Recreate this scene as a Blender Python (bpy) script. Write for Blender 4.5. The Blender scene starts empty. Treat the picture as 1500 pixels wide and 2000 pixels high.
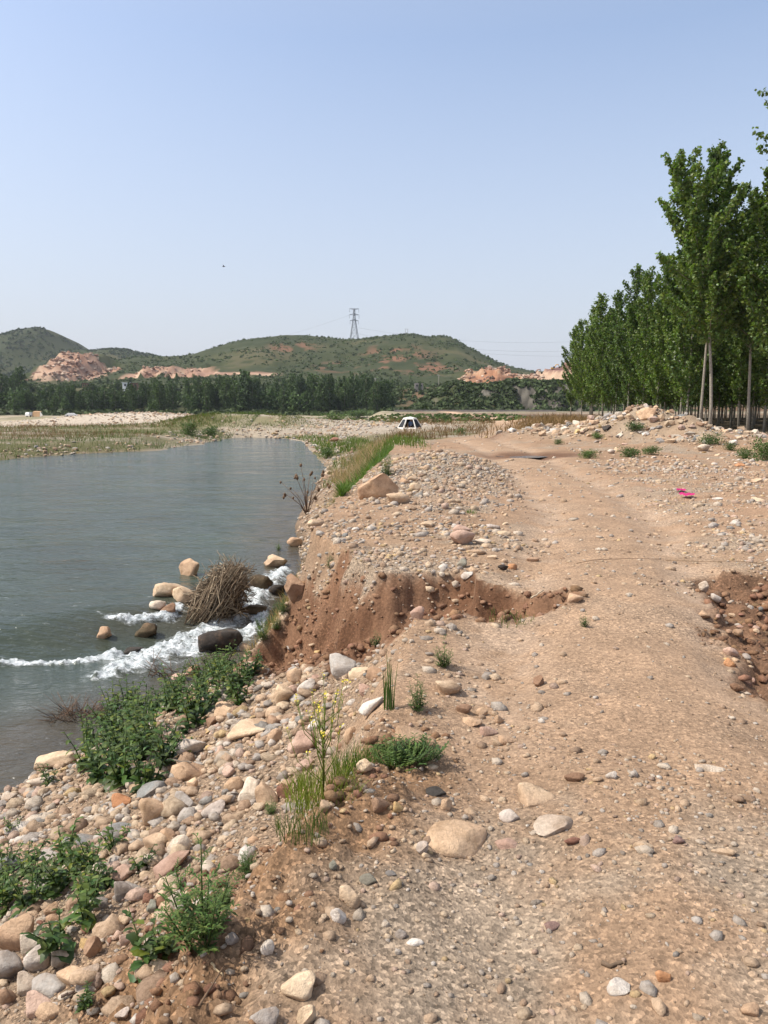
import bpy, bmesh, math, random
import numpy as np
from mathutils import Vector, Matrix, Euler
R = math.radians
rng = np.random.default_rng(11)
random.seed(11)
scene = bpy.context.scene
COL = scene.collection

# ------------------------------------------------------------------ camera, sky, sun, exposure
EYE = 1.6
F = 1510.0                       # focal length in pixels of the 1500 x 2000 photograph
PITCH = math.atan(210 / F)
cam = bpy.data.cameras.new('camera')
cam.sensor_fit = 'VERTICAL'
cam.sensor_height = 36.0
cam.lens = F / 2000 * 36.0
cam.clip_start = 0.05
cam.clip_end = 12000
camo = bpy.data.objects.new('camera', cam)
COL.objects.link(camo)
camo.location = (0, 0, EYE)
camo.rotation_euler = (math.pi / 2 - PITCH, 0, 0)
scene.camera = camo

SUN_ELEV = R(53)
SUN_DIR = Vector((-1.0, -0.12, 0)).normalized() * math.cos(SUN_ELEV) + Vector((0, 0, math.sin(SUN_ELEV)))
SUN_AZ = math.atan2(SUN_DIR.x, SUN_DIR.y)      # clockwise from +Y
world = bpy.data.worlds.new('World')
scene.world = world
world.use_nodes = True
wn = world.node_tree
wn.nodes.clear()
sky = wn.nodes.new('ShaderNodeTexSky')
sky.sky_type = 'NISHITA'
sky.sun_disc = False
sky.sun_elevation = SUN_ELEV
sky.sun_rotation = SUN_AZ
sky.altitude = 200
sky.air_density = 1.0
sky.dust_density = 4.0
sky.ozone_density = 1.5
bg = wn.nodes.new('ShaderNodeBackground')
bg.inputs['Strength'].default_value = 0.15
wo = wn.nodes.new('ShaderNodeOutputWorld')
tc = wn.nodes.new('ShaderNodeTexCoord')
sx = wn.nodes.new('ShaderNodeSeparateXYZ'); wn.links.new(tc.outputs['Generated'], sx.inputs[0])
hr = wn.nodes.new('ShaderNodeValToRGB')
for el, (p_, v_) in zip([hr.color_ramp.elements[0], hr.color_ramp.elements[1], hr.color_ramp.elements.new(.2), hr.color_ramp.elements.new(.4)], [(0.0, .85), (.62, 0.0), (.2, .50), (.40, .14)]):
    el.position = p_; el.color = (v_, v_, v_, 1)
wn.links.new(sx.outputs[2], hr.inputs[0])
mxs = wn.nodes.new('ShaderNodeMix'); mxs.data_type = 'RGBA'
wn.links.new(hr.outputs[0], mxs.inputs[0]); wn.links.new(sky.outputs[0], mxs.inputs[6]); mxs.inputs[7].default_value = (3.0, 3.15, 3.55, 1)
wn.links.new(mxs.outputs[2], bg.inputs[0])
wn.links.new(bg.outputs[0], wo.inputs[0])
HAZE = 0.00009
sl = bpy.data.lights.new('sun', 'SUN')
sl.energy = 3.3
sl.angle = R(0.55)
sl.color = (1.0, 0.945, 0.86)
so = bpy.data.objects.new('sun', sl)
COL.objects.link(so)
so.location = (-30, 0, 60)
so.rotation_euler = SUN_DIR.to_track_quat('Z', 'Y').to_euler()
scene.view_settings.view_transform = 'Standard'
scene.view_settings.look = 'None'
scene.view_settings.exposure = 0.66
scene.view_settings.gamma = 1.0
scene.view_settings.use_curve_mapping = False
scene.render.engine = 'CYCLES'
scene.cycles.max_bounces = 6
scene.cycles.volume_bounces = 0
scene.cycles.transparent_max_bounces = 8

# ------------------------------------------------------------------ noise
def _h(ix, iy, s):
    n = (ix.astype(np.int64) * 374761393 + iy.astype(np.int64) * 668265263 + s * 974634777) & 0xFFFFFFFF
    n = ((n ^ (n >> 13)) * 1274126177) & 0xFFFFFFFF
    n = n ^ (n >> 16)
    return (n & 0xFFFFFF) / float(0xFFFFFF)

def vn(x, y, s=0):
    x0 = np.floor(x); y0 = np.floor(y)
    fx = x - x0; fy = y - y0
    fx = fx * fx * fx * (fx * (fx * 6 - 15) + 10); fy = fy * fy * fy * (fy * (fy * 6 - 15) + 10)
    a = _h(x0, y0, s); b = _h(x0 + 1, y0, s); c = _h(x0, y0 + 1, s); d = _h(x0 + 1, y0 + 1, s)
    return (a + (b - a) * fx + (c - a) * fy + (a - b - c + d) * fx * fy) * 2 - 1

def fbm(x, y, s=0, o=4):
    v = 0; a = 0.5; f = 1.0; t = 0
    for k in range(o):
        v = v + a * vn(x * f + 13.7 * k, y * f - 7.1 * k, s + k * 17); t += a; a *= 0.5; f *= 2.03
    return v / t

def sstep(a, b, x):
    t = np.clip((x - a) / (b - a), 0, 1)
    return t * t * (3 - 2 * t)

def smin(a, b, k):
    h = np.clip(0.5 + 0.5 * (b - a) / k, 0, 1)
    return b + (a - b) * h - k * h * (1 - h)

def seg(x, y, ax, ay, bx, by):
    dx, dy = bx - ax, by - ay
    L2 = dx * dx + dy * dy
    s = ((x - ax) * dx + (y - ay) * dy) / L2
    sc = np.clip(s, 0, 1)
    return np.hypot(x - ax - sc * dx, y - ay - sc * dy), sc, s

# ------------------------------------------------------------------ the lie of the land
YC = [-6, 0.0, 1.9, 2.2, 2.75, 3.3, 3.9, 4.7, 5.6, 6.4, 7.3, 8.1, 9.6, 11.1, 14.3, 18.4, 24.6, 30, 40, 56, 72, 80]
XC = [-.9, -.7, -.55, -.48, -.27, -.10, .02, .12, .20, .25, .0, -.33, -.90, -.96, -.60, -.30, .1, .4, .6, 1.2, 3.2, 4.0]
YS = [-6, 1, 3, 5, 6.84, 7.86, 8.84, 9.6, 10.4, 11.2, 11.9, 13.6, 16.5, 20.7, 27.7, 40, 56, 68, 74, 80]
XS = [-5.2, -4.7, -4.4, -4.1, -3.65, -3.2, -2.8, -2.25, -1.98, -1.90, -1.80, -1.45, -1.8, -2.4, -2.7, -2.9, -5.3, -7.0, -9.0, -14.5]
YL = [-6, 20, 40, 46, 51.4, 56, 64, 72, 78, 82]
XL = [-60, -45, -27, -23, -20.5, -16.8, -15.0, -15.3, -15.5, -14.5]
ZU, ZLO = -1.70, -2.08
WX = [-60, -20, -9, -5.66, -4.6, -3.4, -2.6, -1.4]
WY = [5.0, 7.6, 10.2, 11.1, 11.7, 12.6, 13.3, 13.9]

def zwater(x, y):
    sd = y - np.interp(x, WX, WY)
    return ZLO + (ZU - ZLO) * sstep(-0.9, 0.8, sd) + 0.0004 * np.maximum(y - 15, 0)

def ridge(x, y, D, pts, sf, sb, jit=3.0, seed=0, base=0.0):
    X = np.array([(p[0] - 750) / F * D for p in pts]); Z = np.array([(790 - p[1]) / F * D + EYE for p in pts])
    k = np.linspace(X[0], X[-1], 200)
    zz = np.interp(k, X, Z)
    w = np.hanning(9); w /= w.sum()
    zz = np.convolve(np.pad(zz, 4, mode='edge'), w, 'valid')
    z = np.interp(x, k, zz, left=zz[0], right=zz[-1])
    d = y - D - jit * 8 * fbm(x / 90, y / 300, seed + 5, 2)
    e = np.where(d < 0, np.exp(-(np.abs(d) / sf) ** 1.6), np.exp(-(d / sb) ** 2))
    return (z - base) * e + base

MIDP = [(100, 770), (200, 735), (240, 712), (300, 701), (360, 700), (400, 693), (450, 672), (500, 662), (560, 656), (620, 660), (690, 668), (740, 660), (800, 656), (840, 663), (870, 659), (900, 675), (930, 695), (965, 712), (1000, 722), (1050, 735), (1120, 760), (1300, 775)]
LEFTP = [(-700, 730), (-400, 690), (-150, 740), (-60, 705), (0, 672), (40, 651), (75, 643), (110, 648), (140, 668), (170, 690), (215, 688), (250, 684), (300, 696), (350, 705), (400, 720), (470, 760), (600, 775)]
QLP = [(40, 775), (95, 733), (120, 706), (150, 692), (190, 690), (215, 705), (235, 735), (260, 760)]
QRP = [(860, 775), (900, 735), (915, 726), (960, 721), (1000, 731), (1035, 738), (1060, 727), (1090, 717), (1130, 712), (1200, 715), (1300, 730), (1500, 760), (1700, 770)]
QMP = [(270, 760), (285, 724), (310, 716), (340, 714), (370, 725), (400, 731), (440, 733), (540, 733), (560, 765)]

def height(x, y, detail=True, parts=False):
    x = np.asarray(x, float); y = np.asarray(y, float)
    wob = 0.22 * fbm(x * 0.7, y * 0.7, 3, 3) * sstep(1.0, 4, np.abs(y))
    xc = np.interp(y, YC, XC) + 0.10 * fbm(y * 1.7, y * 0 + 3.3, 8, 3)
    xs = np.interp(y, YS, XS)
    zw = zwater(xs, y)
    # land right of the bank: track with worn wheel ruts
    zt = 0.045 * fbm(x * 0.45, y * 0.45, 21, 3)
    cx = np.interp(y, [0, 4, 11.6, 27, 40, 54, 75, 96, 140], [1.0, 1.35, 3.3, 4.4, 4.4, 7, 12.5, 16, 22])
    zt = zt - 0.07 * np.exp(-((x - cx - .75) / .30) ** 2) - 0.07 * np.exp(-((x - cx + .8) / .30) ** 2)
    # gravel hump and spoil mounds
    def g(cx_, cy_, h, sx, sy, rot=0.0):
        c, s = math.cos(rot), math.sin(rot)
        dx = (x - cx_) * c + (y - cy_) * s; dy = -(x - cx_) * s + (y - cy_) * c
        return h * np.exp(-(np.abs(dx / sx) ** 2.4 + np.abs(dy / sy) ** 2.4))
    hump = g(1.25, 17.5, .46, 1.25, 3.6, -.12) + g(.5, 12.0, .14, 1.0, 2.2)
    mounds = (g(11.3, 33, 1.25, 1.9, 1.8) + g(9.4, 34.5, .75, 2.4, 1.8) + g(7.3, 37, .55, 2.2, 2.0) + g(13.0, 31, .7, 2.0, 1.6)
              + g(12.0, 28.6, .35, 3.0, 1.4) + g(16.5, 27.5, .5, 3.2, 1.5) + g(21.0, 27.5, .5, 3.4, 2.0) + g(17.5, 31.5, .42, 2.6, 1.1)
              + g(22.0, 33.0, .7, 4, 1.5) - g(17.2, 35.5, .35, 2.6, 2.0) + g(8.6, 47, .5, 3, 6) + g(14.4, 62, .4, 3, 10))
    mounds = .86 * mounds * (1 + 0.35 * fbm(x * .9, y * .9, 31, 3))
    zt = zt + hump + mounds
    zt = zt - g(4.7, 25.2, .085, 1.5, 1.2)                               # puddle hollow
    # open ground beyond the river, slowly falling to the valley floor
    zfar = np.interp(y, [0, 76, 84, 130, 285, 335, 352, 480, 720, 1100, 3000], [-1.0, -1.0, -.95, -1.25, -3.7, -3.6, -1.9, 8.5, 12, 14, 14])
    right = sstep(-1, 9, x - (np.interp(y, [30, 80, 130, 200], [6, 8, 16, 40])))
    zfar = np.where(y < 300, zfar * (1 - .93 * right * sstep(130, 90, y)), zfar)
    zfar = np.where(y < 300, np.maximum(zfar, -1.0 - 6 * sstep(0, -14, x)), zfar)
    zfar = zfar + .22 * fbm(x * .12, y * .12, 41, 4) * sstep(60, 90, y)
    zfar = zfar + g(-17.5, 89, 1.55, 8.5, 5.5) + g(-33, 106, 1.6, 15, 6) + g(-6, 96, .7, 8, 6) + g(2.0, 84, .45, 6, 5) + g(-44, 78, .25, 14, 6)
    far = sstep(34, 70, y)
    low = sstep(3.5, -2.5, x - cx + .5) * sstep(26, 46, y)                # left of the track the ground dips
    top = zt * (1 - far) + zfar * far
    top = top - (.30 * low * (1 - far))
    # river bank
    t = (xc - (x + wob * np.clip((xc - x) * 1.2, 0, 1))) / np.maximum(xc - xs, .3)
    tc = np.clip(t, 0, 1)
    near = sstep(6.0, 4.5, y)
    pr_near = .28 * sstep(0, .13, tc) + .72 * tc ** 1.05
    pr_mid = tc ** (.62 + .2 * sstep(10, 12, y))
    pr = pr_near * near + pr_mid * (1 - near)
    edge0 = np.where(y < 60, top, top)
    zb = edge0 + (zw + .02 - edge0) * pr
    river_on = sstep(80, 76, y)
    zin = zw - np.clip((xs - x) * .45, 0, .9)
    zleft_l = np.interp(y, YL, XL)
    dl = zleft_l + 1.2 * fbm(x * .25, y * .25, 55, 3) - x
    zl = zwater(x, y) + .02 + np.clip(dl, -1, 40) * .16
    zl = np.minimum(zl, zfar * sstep(30, 80, y) + (1 - sstep(30, 80, y)) * -1.05 + .12 * fbm(x * .3, y * .3, 77, 3))
    zr = np.where(x > xs, np.where(t <= 0, top, zb), zin)
    zr = np.where(dl > -1.5, np.maximum(zr, zl), zr)
    z = zr * river_on + zfar * (1 - river_on)
    z = np.where((y > 76) & (x > xs + 4), top * 1.0, z) if False else z
    # wash-out gully through the bank
    gx = x + .10 * fbm(x * 3, y * 3, 91, 3); gy = y + .12 * fbm(x * 3, y * 3, 92, 3)
    zg = np.full_like(z, 9.0)
    GP = [(.80, 6.62, -.42), (-.40, 6.85, -.74), (-1.0, 7.9, -1.22), (-1.55, 9.0, -1.86)]
    for (ax_, ay_, az_), (bx_, by_, bz_) in zip(GP[:-1], GP[1:]):
        d, sg, _ = seg(gx, gy, ax_, ay_, bx_, by_)
        crs = (bx_ - ax_) * (gy - ay_) - (by_ - ay_) * (gx - ax_)
        over = np.clip(d - .12, 0, 9)
        far_ = (.38 + .30 * (ax_ < -.3)) * over + (1.9 + 1.0 * (ax_ < -.3)) * np.clip(over - .32 + .10 * (ax_ < -.3) - .18 * fbm(x * 2.2, y * 2.2, 97, 3), 0, 9)
        zg = np.minimum(zg, az_ + (bz_ - az_) * sg + np.where(crs > 0, .42 * over + .5 * np.clip(over - .5, 0, 9), np.where((sg <= 0) & (ax_ > .5), 1.6 * over, far_)))
    zg = zg + .15 * fbm(x * 2.6, y * 2.6, 93, 4) + .11 * (np.abs(fbm(x * 4.2, y * 4.2, 94, 3)) - .2)
    d2, s2, _ = seg(gx, gy, .72, 6.72, 1.5, 6.55)
    zg2 = -.36 + .34 * s2 + np.clip(d2 - .09 * (1 - .5 * s2), 0, 9) * 2.0
    zgl = np.minimum(zg, zg2)
    gul = sstep(.10, -.06, zgl - z) * (y > 4) * (y < 12)
    z = np.where((y > 4.5) & (y < 12), smin(z, zgl, .06), z)
    # pit at the right of the track
    pl = (x - np.interp(y, [3.9, 4.6, 5.8, 7.2, 7.6], [2.15, 2.12, 2.5, 2.85, 3.6])) + .16 * fbm(x * 3, y * 3, 95, 3)
    pl = pl + .12 * fbm(x * 7, y * 7, 98, 3)
    sd = np.minimum(np.minimum(pl, 7.45 - y + .14 * fbm(x * 2.5, y * 2.5, 96, 3)), y - 3.9)
    pit = sstep(-.04, .16, sd) * (y < 9)
    dp = sstep(-.1, .75, sd) * .25
    farw = sstep(0, .22, 7.45 - y) * sstep(0, .2, sd)
    z = np.where(y < 9, z - np.maximum(dp, .15 * farw * sstep(.0, .2, sd)), z)
    # hills
    hz = np.full_like(z, -1e3)
    if np.any(y > 200):
        hz = ridge(x, y, 900, MIDP, 190, 300, 3, 101, 10)
        hz = np.maximum(hz, ridge(x, y, 1300, LEFTP, 230, 300, 3, 111, 10))
        hz = np.maximum(hz, ridge(x, y, 760, QLP, 95, 200, 1, 121, 9))
        hz = np.maximum(hz, ridge(x, y, 700, QMP, 60, 120, 1, 131, 9))
        hz = np.maximum(hz, ridge(x, y, 600, QRP, 70, 200, 1, 141, 9))
        hz = np.where(y < 345, -1e3, hz)
        rock = 12.2 + 2.5 * fbm(x / 14, y / 14, 151, 3)
        cl = -3 + (rock - 0) * sstep(296, 322, y + 6 * fbm(x / 9, y / 9, 152, 3)) * sstep(5, 30, x) * sstep(140, 100, x)
        hz = np.maximum(hz, np.where(y > 285, cl, -1e3))
        qz = (y > 640) * (y < 800) * np.exp(-((x + 286) / 34) ** 4) + (y > 640) * (y < 730) * np.exp(-((x + 190) / 42) ** 4) + (y > 515) * (y < 640) * sstep(50, 62, x)
        hz = hz + qz * sstep(11, 17, hz) * (9.0 * (.25 - np.abs(fbm(x / 15, y / 30, 171, 4))) + 2.5 * fbm(x / 4, y / 9, 172, 2))
        stp = (hz + 3 * fbm(x / 13, y / 40, 173, 3)) / 7.0
        terr = 7.0 * (np.floor(stp) + sstep(.55, 1.0, stp - np.floor(stp))) - 3 * fbm(x / 13, y / 40, 173, 3)
        hz = np.where(qz > .3, hz + (terr - hz) * .8 * sstep(13, 18, hz), hz)
        rough = 2.2 * fbm(x / 40, y / 40, 161, 4) * sstep(420, 700, y) + .5 * fbm(x / 7, y / 7, 162, 3) * sstep(290, 330, y)
        hz = np.where(hz > -900, hz + rough, hz)
        hz = np.where(y > 345, -4 + (hz + 4) * sstep(345, 470, y), hz)
        z = np.where(y > 285, np.maximum(z, hz), z)
    if detail:
        fade = sstep(40, 10, y)
        fade2 = sstep(14, 6, y)
        bank = sstep(.0, .2, tc) * (x > xs) * river_on
        z = z + fade * (.022 + .03 * bank) * fbm(x * 3.1, y * 3.1, 61, 3)
        earth = np.clip(gul + pit + sstep(4.4, 3.0, y) * sstep(-.14, .02, t) * sstep(.30, .16, t), 0, 1)
        z = z + fade2 * (.008 + .006 * bank) * fbm(x * 14, y * 14, 62, 3)
        cl_ = np.abs(vn(x * 13, y * 13, 63)) + .6 * np.abs(vn(x * 29, y * 29, 64))
        z = z + fade2 * earth * (.055 * (cl_ - .45) + .09 * fbm(x * 4.5, y * 4.5, 65, 3))
        z = z + sstep(14, 40, y) * sstep(140, 100, y) * .10 * fbm(x * 1.3, y * 1.3, 66, 3) * (1 - sstep(-3, 0, -np.abs(x - cx))) 
    if parts:
        return z, dict(t=t, xs=xs, xc=xc, gul=gul, pit=pit, hump=hump, mounds=mounds, cx=cx, far=far, dl=dl, near=near, river=river_on, hz=hz, sd=sd)
    return z

# ------------------------------------------------------------------ pixel of the photograph -> point on the ground
CP, SP = math.cos(PITCH), math.sin(PITCH)
def ray(px, py):
    dx = (px - 750) / F; dy = (1000 - py) / F
    return np.array([dx, CP + dy * SP, -SP + dy * CP])
TT = np.concatenate([np.linspace(1.2, 16, 1500), np.geomspace(16, 900, 1500)[1:]])
def hit(px, py):
    r = ray(px, py)
    X, Y, Z = r[0] * TT, r[1] * TT, EYE + r[2] * TT
    hh = np.maximum(height(X, Y), np.where((Y < 82) & (X < np.interp(Y, YS, XS)), zwater(X, Y), -99))
    k = np.argmax(Z < hh)
    if not (Z < hh).any():
        k = len(TT) - 1
    return Vector((X[k], Y[k], hh[k])), TT[k]
def at_plane(px, py, z):
    r = ray(px, py); t = (z - EYE) / r[2]
    return (r[0] * t, r[1] * t)
def at_y(px, py, Y):
    r = ray(px, py); t = Y / r[1]
    return Vector((r[0] * t, Y, EYE + r[2] * t))
def H1(x, y):
    return float(height(np.array([x]), np.array([y]))[0])

# ------------------------------------------------------------------ mesh helpers
def link(o, parent=None):
    COL.objects.link(o)
    if parent is not None:
        o.parent = parent
    return o
def mesh_np(name, V, Fs, mat=None, smooth=True, col=None):
    """V (n,3); Fs a list of (m,k) int arrays"""
    me = bpy.data.meshes.new(name)
    V = np.asarray(V, np.float32)
    me.vertices.add(len(V)); me.vertices.foreach_set('co', V.ravel())
    if not isinstance(Fs, list):
        Fs = [Fs]
    Fs = [np.asarray(f, np.int32) for f in Fs if len(f)]
    nl = sum(f.size for f in Fs); npoly = sum(len(f) for f in Fs)
    me.loops.add(nl); me.loops.foreach_set('vertex_index', np.concatenate([f.ravel() for f in Fs]))
    starts = []; tot = []; o = 0
    for f in Fs:
        k = f.shape[1]
        starts.append(o + np.arange(len(f)) * k); tot.append(np.full(len(f), k)); o += f.size
    me.polygons.add(npoly)
    me.polygons.foreach_set('loop_start', np.concatenate(starts).astype(np.int32))
    me.polygons.foreach_set('loop_total', np.concatenate(tot).astype(np.int32))
    me.polygons.foreach_set('use_smooth', np.full(npoly, smooth))
    if col is not None:
        c = np.asarray(col, np.float32)
        if c.shape[1] == 3:
            c = np.concatenate([c, np.ones((len(c), 1), np.float32)], 1)
        a = me.color_attributes.new('Col', 'FLOAT_COLOR', 'POINT')
        a.data.foreach_set('color', c.ravel())
    me.update(calc_edges=True)
    me.validate()
    if mat is not None:
        me.materials.append(mat)
    return me
def mobj(name, me, parent=None):
    return link(bpy.data.objects.new(name, me), parent)
def tag(o, label=None, cat=None, group=None, kind=None):
    if label: o['label'] = label
    if cat: o['category'] = cat
    if group: o['group'] = group
    if kind: o['kind'] = kind
    return o
def empty(name, loc, rz=0.0):
    o = bpy.data.objects.new(name, None)
    o.empty_display_size = .2
    o.location = loc; o.rotation_euler = (0, 0, rz)
    return link(o)

class MB:
    """collects simple shapes into one mesh"""
    def __init__(s): s.v = []; s.f = {}; s.n = 0; s.c = []
    def add(s, V, F, c=None):
        V = np.asarray(V, float)
        for f in F:
            s.f.setdefault(len(f), []).append([i + s.n for i in f])
        s.v.append(V); s.n += len(V)
        s.c.append(np.tile(np.array(c if c is not None else (1, 1, 1), float), (len(V), 1)))
    def box(s, c, d, rz=0.0, taper=1.0):
        x, y, z = np.array(d) / 2
        P = np.array([[-x, -y, -z], [x, -y, -z], [x, y, -z], [-x, y, -z], [-x * taper, -y * taper, z], [x * taper, -y * taper, z], [x * taper, y * taper, z], [-x * taper, y * taper, z]])
        ca, sa = math.cos(rz), math.sin(rz)
        Q = P.copy(); Q[:, 0] = P[:, 0] * ca - P[:, 1] * sa; Q[:, 1] = P[:, 0] * sa + P[:, 1] * ca
        s.add(Q + np.array(c), [(3, 2, 1, 0), (4, 5, 6, 7), (0, 1, 5, 4), (1, 2, 6, 5), (2, 3, 7, 6), (3, 0, 4, 7)])
    def tube(s, pts, rad, k=5, c=None):
        pts = [np.array(p, float) for p in pts]
        n = len(pts)
        if np.isscalar(rad): rad = [rad] * n
        V = []; Fq = []
        for i, p in enumerate(pts):
            d = pts[min(i + 1, n - 1)] - pts[max(i - 1, 0)]
            d = d / (np.linalg.norm(d) + 1e-9)
            a = np.cross(d, (0, 0, 1) if abs(d[2]) < .9 else (1, 0, 0)); a /= np.linalg.norm(a); b = np.cross(d, a)
            for j in range(k):
                w = 2 * math.pi * j / k
                V.append(p + rad[i] * (a * math.cos(w) + b * math.sin(w)))
        for i in range(n - 1):
            for j in range(k):
                Fq.append((i * k + j, i * k + (j + 1) % k, (i + 1) * k + (j + 1) % k, (i + 1) * k + j))
        Fq.append(tuple(range(k - 1, -1, -1))); Fq.append(tuple((n - 1) * k + j for j in range(k)))
        s.add(V, Fq, c)
    def leaf(s, base, d, up, L, W, curl=.3, c=None, lobes=0.0, seg_=4):
        d = np.array(d, float); d /= np.linalg.norm(d)
        side = np.cross(d, up); side /= (np.linalg.norm(side) + 1e-9); nrm = np.cross(side, d)
        V = []; Fs = []
        for i in range(seg_ + 1):
            t = i / seg_
            w = W * .5 * (math.sin(math.pi * min(t * .92 + .06, 1)) ** .8) * (1 + lobes * (1 if i % 2 else -1))
            if i == seg_: w = W * .04
            p = np.array(base) + d * L * (t - curl * .25 * t * t) - nrm * 0 + np.array([0, 0, -1]) * L * curl * t * t * .6
            V += [p - side * w + nrm * w * .35, p, p + side * w + nrm * w * .35]
        for i in range(seg_):
            a = i * 3
            Fs += [(a, a + 1, a + 4, a + 3), (a + 1, a + 2, a + 5, a + 4)]
        s.add(V, Fs, c)
    def mesh(s, name, mat, smooth=True):
        V = np.concatenate(s.v); Fs = [np.array(v) for v in s.f.values()]
        return mesh_np(name, V, Fs, mat, smooth, np.concatenate(s.c))
    def build(s, name, mat, parent=None, smooth=True):
        return mobj(name, s.mesh(name, mat, smooth), parent)

def blades(P, hgt, wid, lean, col, n=3):
    """vectorised grass blades: P (N,3) roots"""
    N = len(P)
    a = rng.uniform(0, 2 * np.pi, N)
    side = np.stack([np.cos(a), np.sin(a), np.zeros(N)], 1)
    b = rng.uniform(0, 2 * np.pi, N)
    ld = np.stack([np.cos(b), np.sin(b), np.zeros(N)], 1) * (lean * rng.uniform(.2, 1.2, N))[:, None]
    V = np.zeros((N, 7, 3))
    for i, (t, w) in enumerate([(0, 1), (.45, .85), (.8, .5)]):
        c = P + np.stack([np.zeros(N), np.zeros(N), hgt * t], 1) + ld * (hgt * t * t)[:, None]
        V[:, i * 2] = c - side * (wid * w / 2)[:, None]; V[:, i * 2 + 1] = c + side * (wid * w / 2)[:, None]
    V[:, 6] = P + np.stack([np.zeros(N), np.zeros(N), hgt], 1) + ld * hgt[:, None]
    o = np.arange(N)[:, None] * 7
    Q = np.concatenate([o + np.array([0, 1, 3, 2]), o + np.array([2, 3, 5, 4])]); T = o + np.array([4, 5, 6])
    return V.reshape(-1, 3), [Q, T], np.repeat(col, 7, 0)

def quads(P, size, nrm=None, asp=1.0):
    """leaf-like pointed quads, random facing; P (N,3)"""
    N = len(P)
    n = rng.normal(size=(N, 3)) if nrm is None else nrm
    n /= np.linalg.norm(n, axis=1)[:, None]
    r = rng.normal(size=(N, 3)); a = np.cross(n, r); a /= np.linalg.norm(a, axis=1)[:, None]; b = np.cross(n, a)
    s = (size if not np.isscalar(size) else np.full(N, size))[:, None]
    V = np.zeros((N, 4, 3))
    V[:, 0] = P - a * s * .55; V[:, 1] = P - b * s * .40 * asp + n * s * .10; V[:, 2] = P + a * s * .6; V[:, 3] = P + b * s * .40 * asp + n * s * .10
    return V.reshape(-1, 3), np.arange(N * 4).reshape(N, 4)

# ------------------------------------------------------------------ materials
def nmat(name):
    m = bpy.data.materials.new(name); m.use_nodes = True
    nt = m.node_tree
    return m, nt, nt.nodes['Principled BSDF'], nt.nodes['Material Output']
def nd(nt, t, **kw):
    n = nt.nodes.new(t)
    for k, v in kw.items(): setattr(n, k, v)
    return n
def ramp(nt, fac, stops):
    r = nd(nt, 'ShaderNodeValToRGB'); e = r.color_ramp.elements
    while len(e) < len(stops): e.new(.5)
    for el, (p, c) in zip(e, stops):
        el.position = p; el.color = (*c, 1) if len(c) == 3 else c
    nt.links.new(fac, r.inputs[0]); return r.outputs[0]
def mix(nt, typ, fac, a, b):
    m = nd(nt, 'ShaderNodeMix', data_type='RGBA', blend_type=typ)
    for sk, v in ((m.inputs[0], fac), (m.inputs[6], a), (m.inputs[7], b)):
        if hasattr(v, 'is_output') or isinstance(v, bpy.types.NodeSocket): nt.links.new(v, sk)
        elif isinstance(v, (int, float)): sk.default_value = v
        else: sk.default_value = (*v, 1)
    return m.outputs[2]
def noise(nt, scale, detail=4, rough=.6, vec=None):
    n = nd(nt, 'ShaderNodeTexNoise'); n.inputs['Scale'].default_value = scale; n.inputs['Detail'].default_value = detail; n.inputs['Roughness'].default_value = rough
    if vec is not None: nt.links.new(vec, n.inputs['Vector'])
    return n.outputs['Fac']
def bump(nt, b, h, strength, dist, prev=None):
    n = nd(nt, 'ShaderNodeBump'); n.inputs['Strength'].default_value = strength; n.inputs['Distance'].default_value = dist
    nt.links.new(h, n.inputs['Height'])
    if prev is not None: nt.links.new(prev, n.inputs['Normal'])
    if b is not None: nt.links.new(n.outputs[0], b.inputs['Normal'])
    return n.outputs[0]
def objco(nt):
    return nd(nt, 'ShaderNodeTexCoord').outputs['Object']
def geopos(nt):
    return nd(nt, 'ShaderNodeNewGeometry').outputs['Position']

def m_ground():
    m, nt, b, out = nmat('ground_soil')
    a = nd(nt, 'ShaderNodeVertexColor', layer_name='Col'); co = geopos(nt)
    c = mix(nt, 'MULTIPLY', 1.0, a.outputs[0], ramp(nt, noise(nt, 2.3, 5, .65, co), [(.3, (.80, .80, .80)), (.7, (1.16, 1.15, 1.14))]))
    c = mix(nt, 'MULTIPLY', 1.0, c, ramp(nt, noise(nt, 38, 5, .7, co), [(.3, (.66, .65, .64)), (.7, (1.32, 1.32, 1.3))]))
    v = nd(nt, 'ShaderNodeTexVoronoi'); v.inputs['Scale'].default_value = 85; nt.links.new(co, v.inputs['Vector'])
    sp = nd(nt, 'ShaderNodeSeparateColor'); nt.links.new(v.outputs['Color'], sp.inputs[0])
    grain = ramp(nt, sp.outputs[0], [(.0, (.38, .38, .38)), (.3, (.86, .85, .84)), (.75, (1.08, 1.07, 1.05)), (1, (1.9, 1.85, 1.8))])
    gfac = nd(nt, 'ShaderNodeMath', operation='MULTIPLY'); nt.links.new(a.outputs[1], gfac.inputs[0]); gfac.inputs[1].default_value = .95
    c = mix(nt, 'MULTIPLY', gfac.outputs[0], c, grain)
    nt.links.new(c, b.inputs['Base Color']); b.inputs['Roughness'].default_value = .95; b.inputs['Specular IOR Level'].default_value = .12
    n1 = bump(nt, None, noise(nt, 26, 6, .7, co), .55, .03)
    n2 = bump(nt, b, v.outputs['Distance'], .25, .01, n1)
    return m
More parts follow.
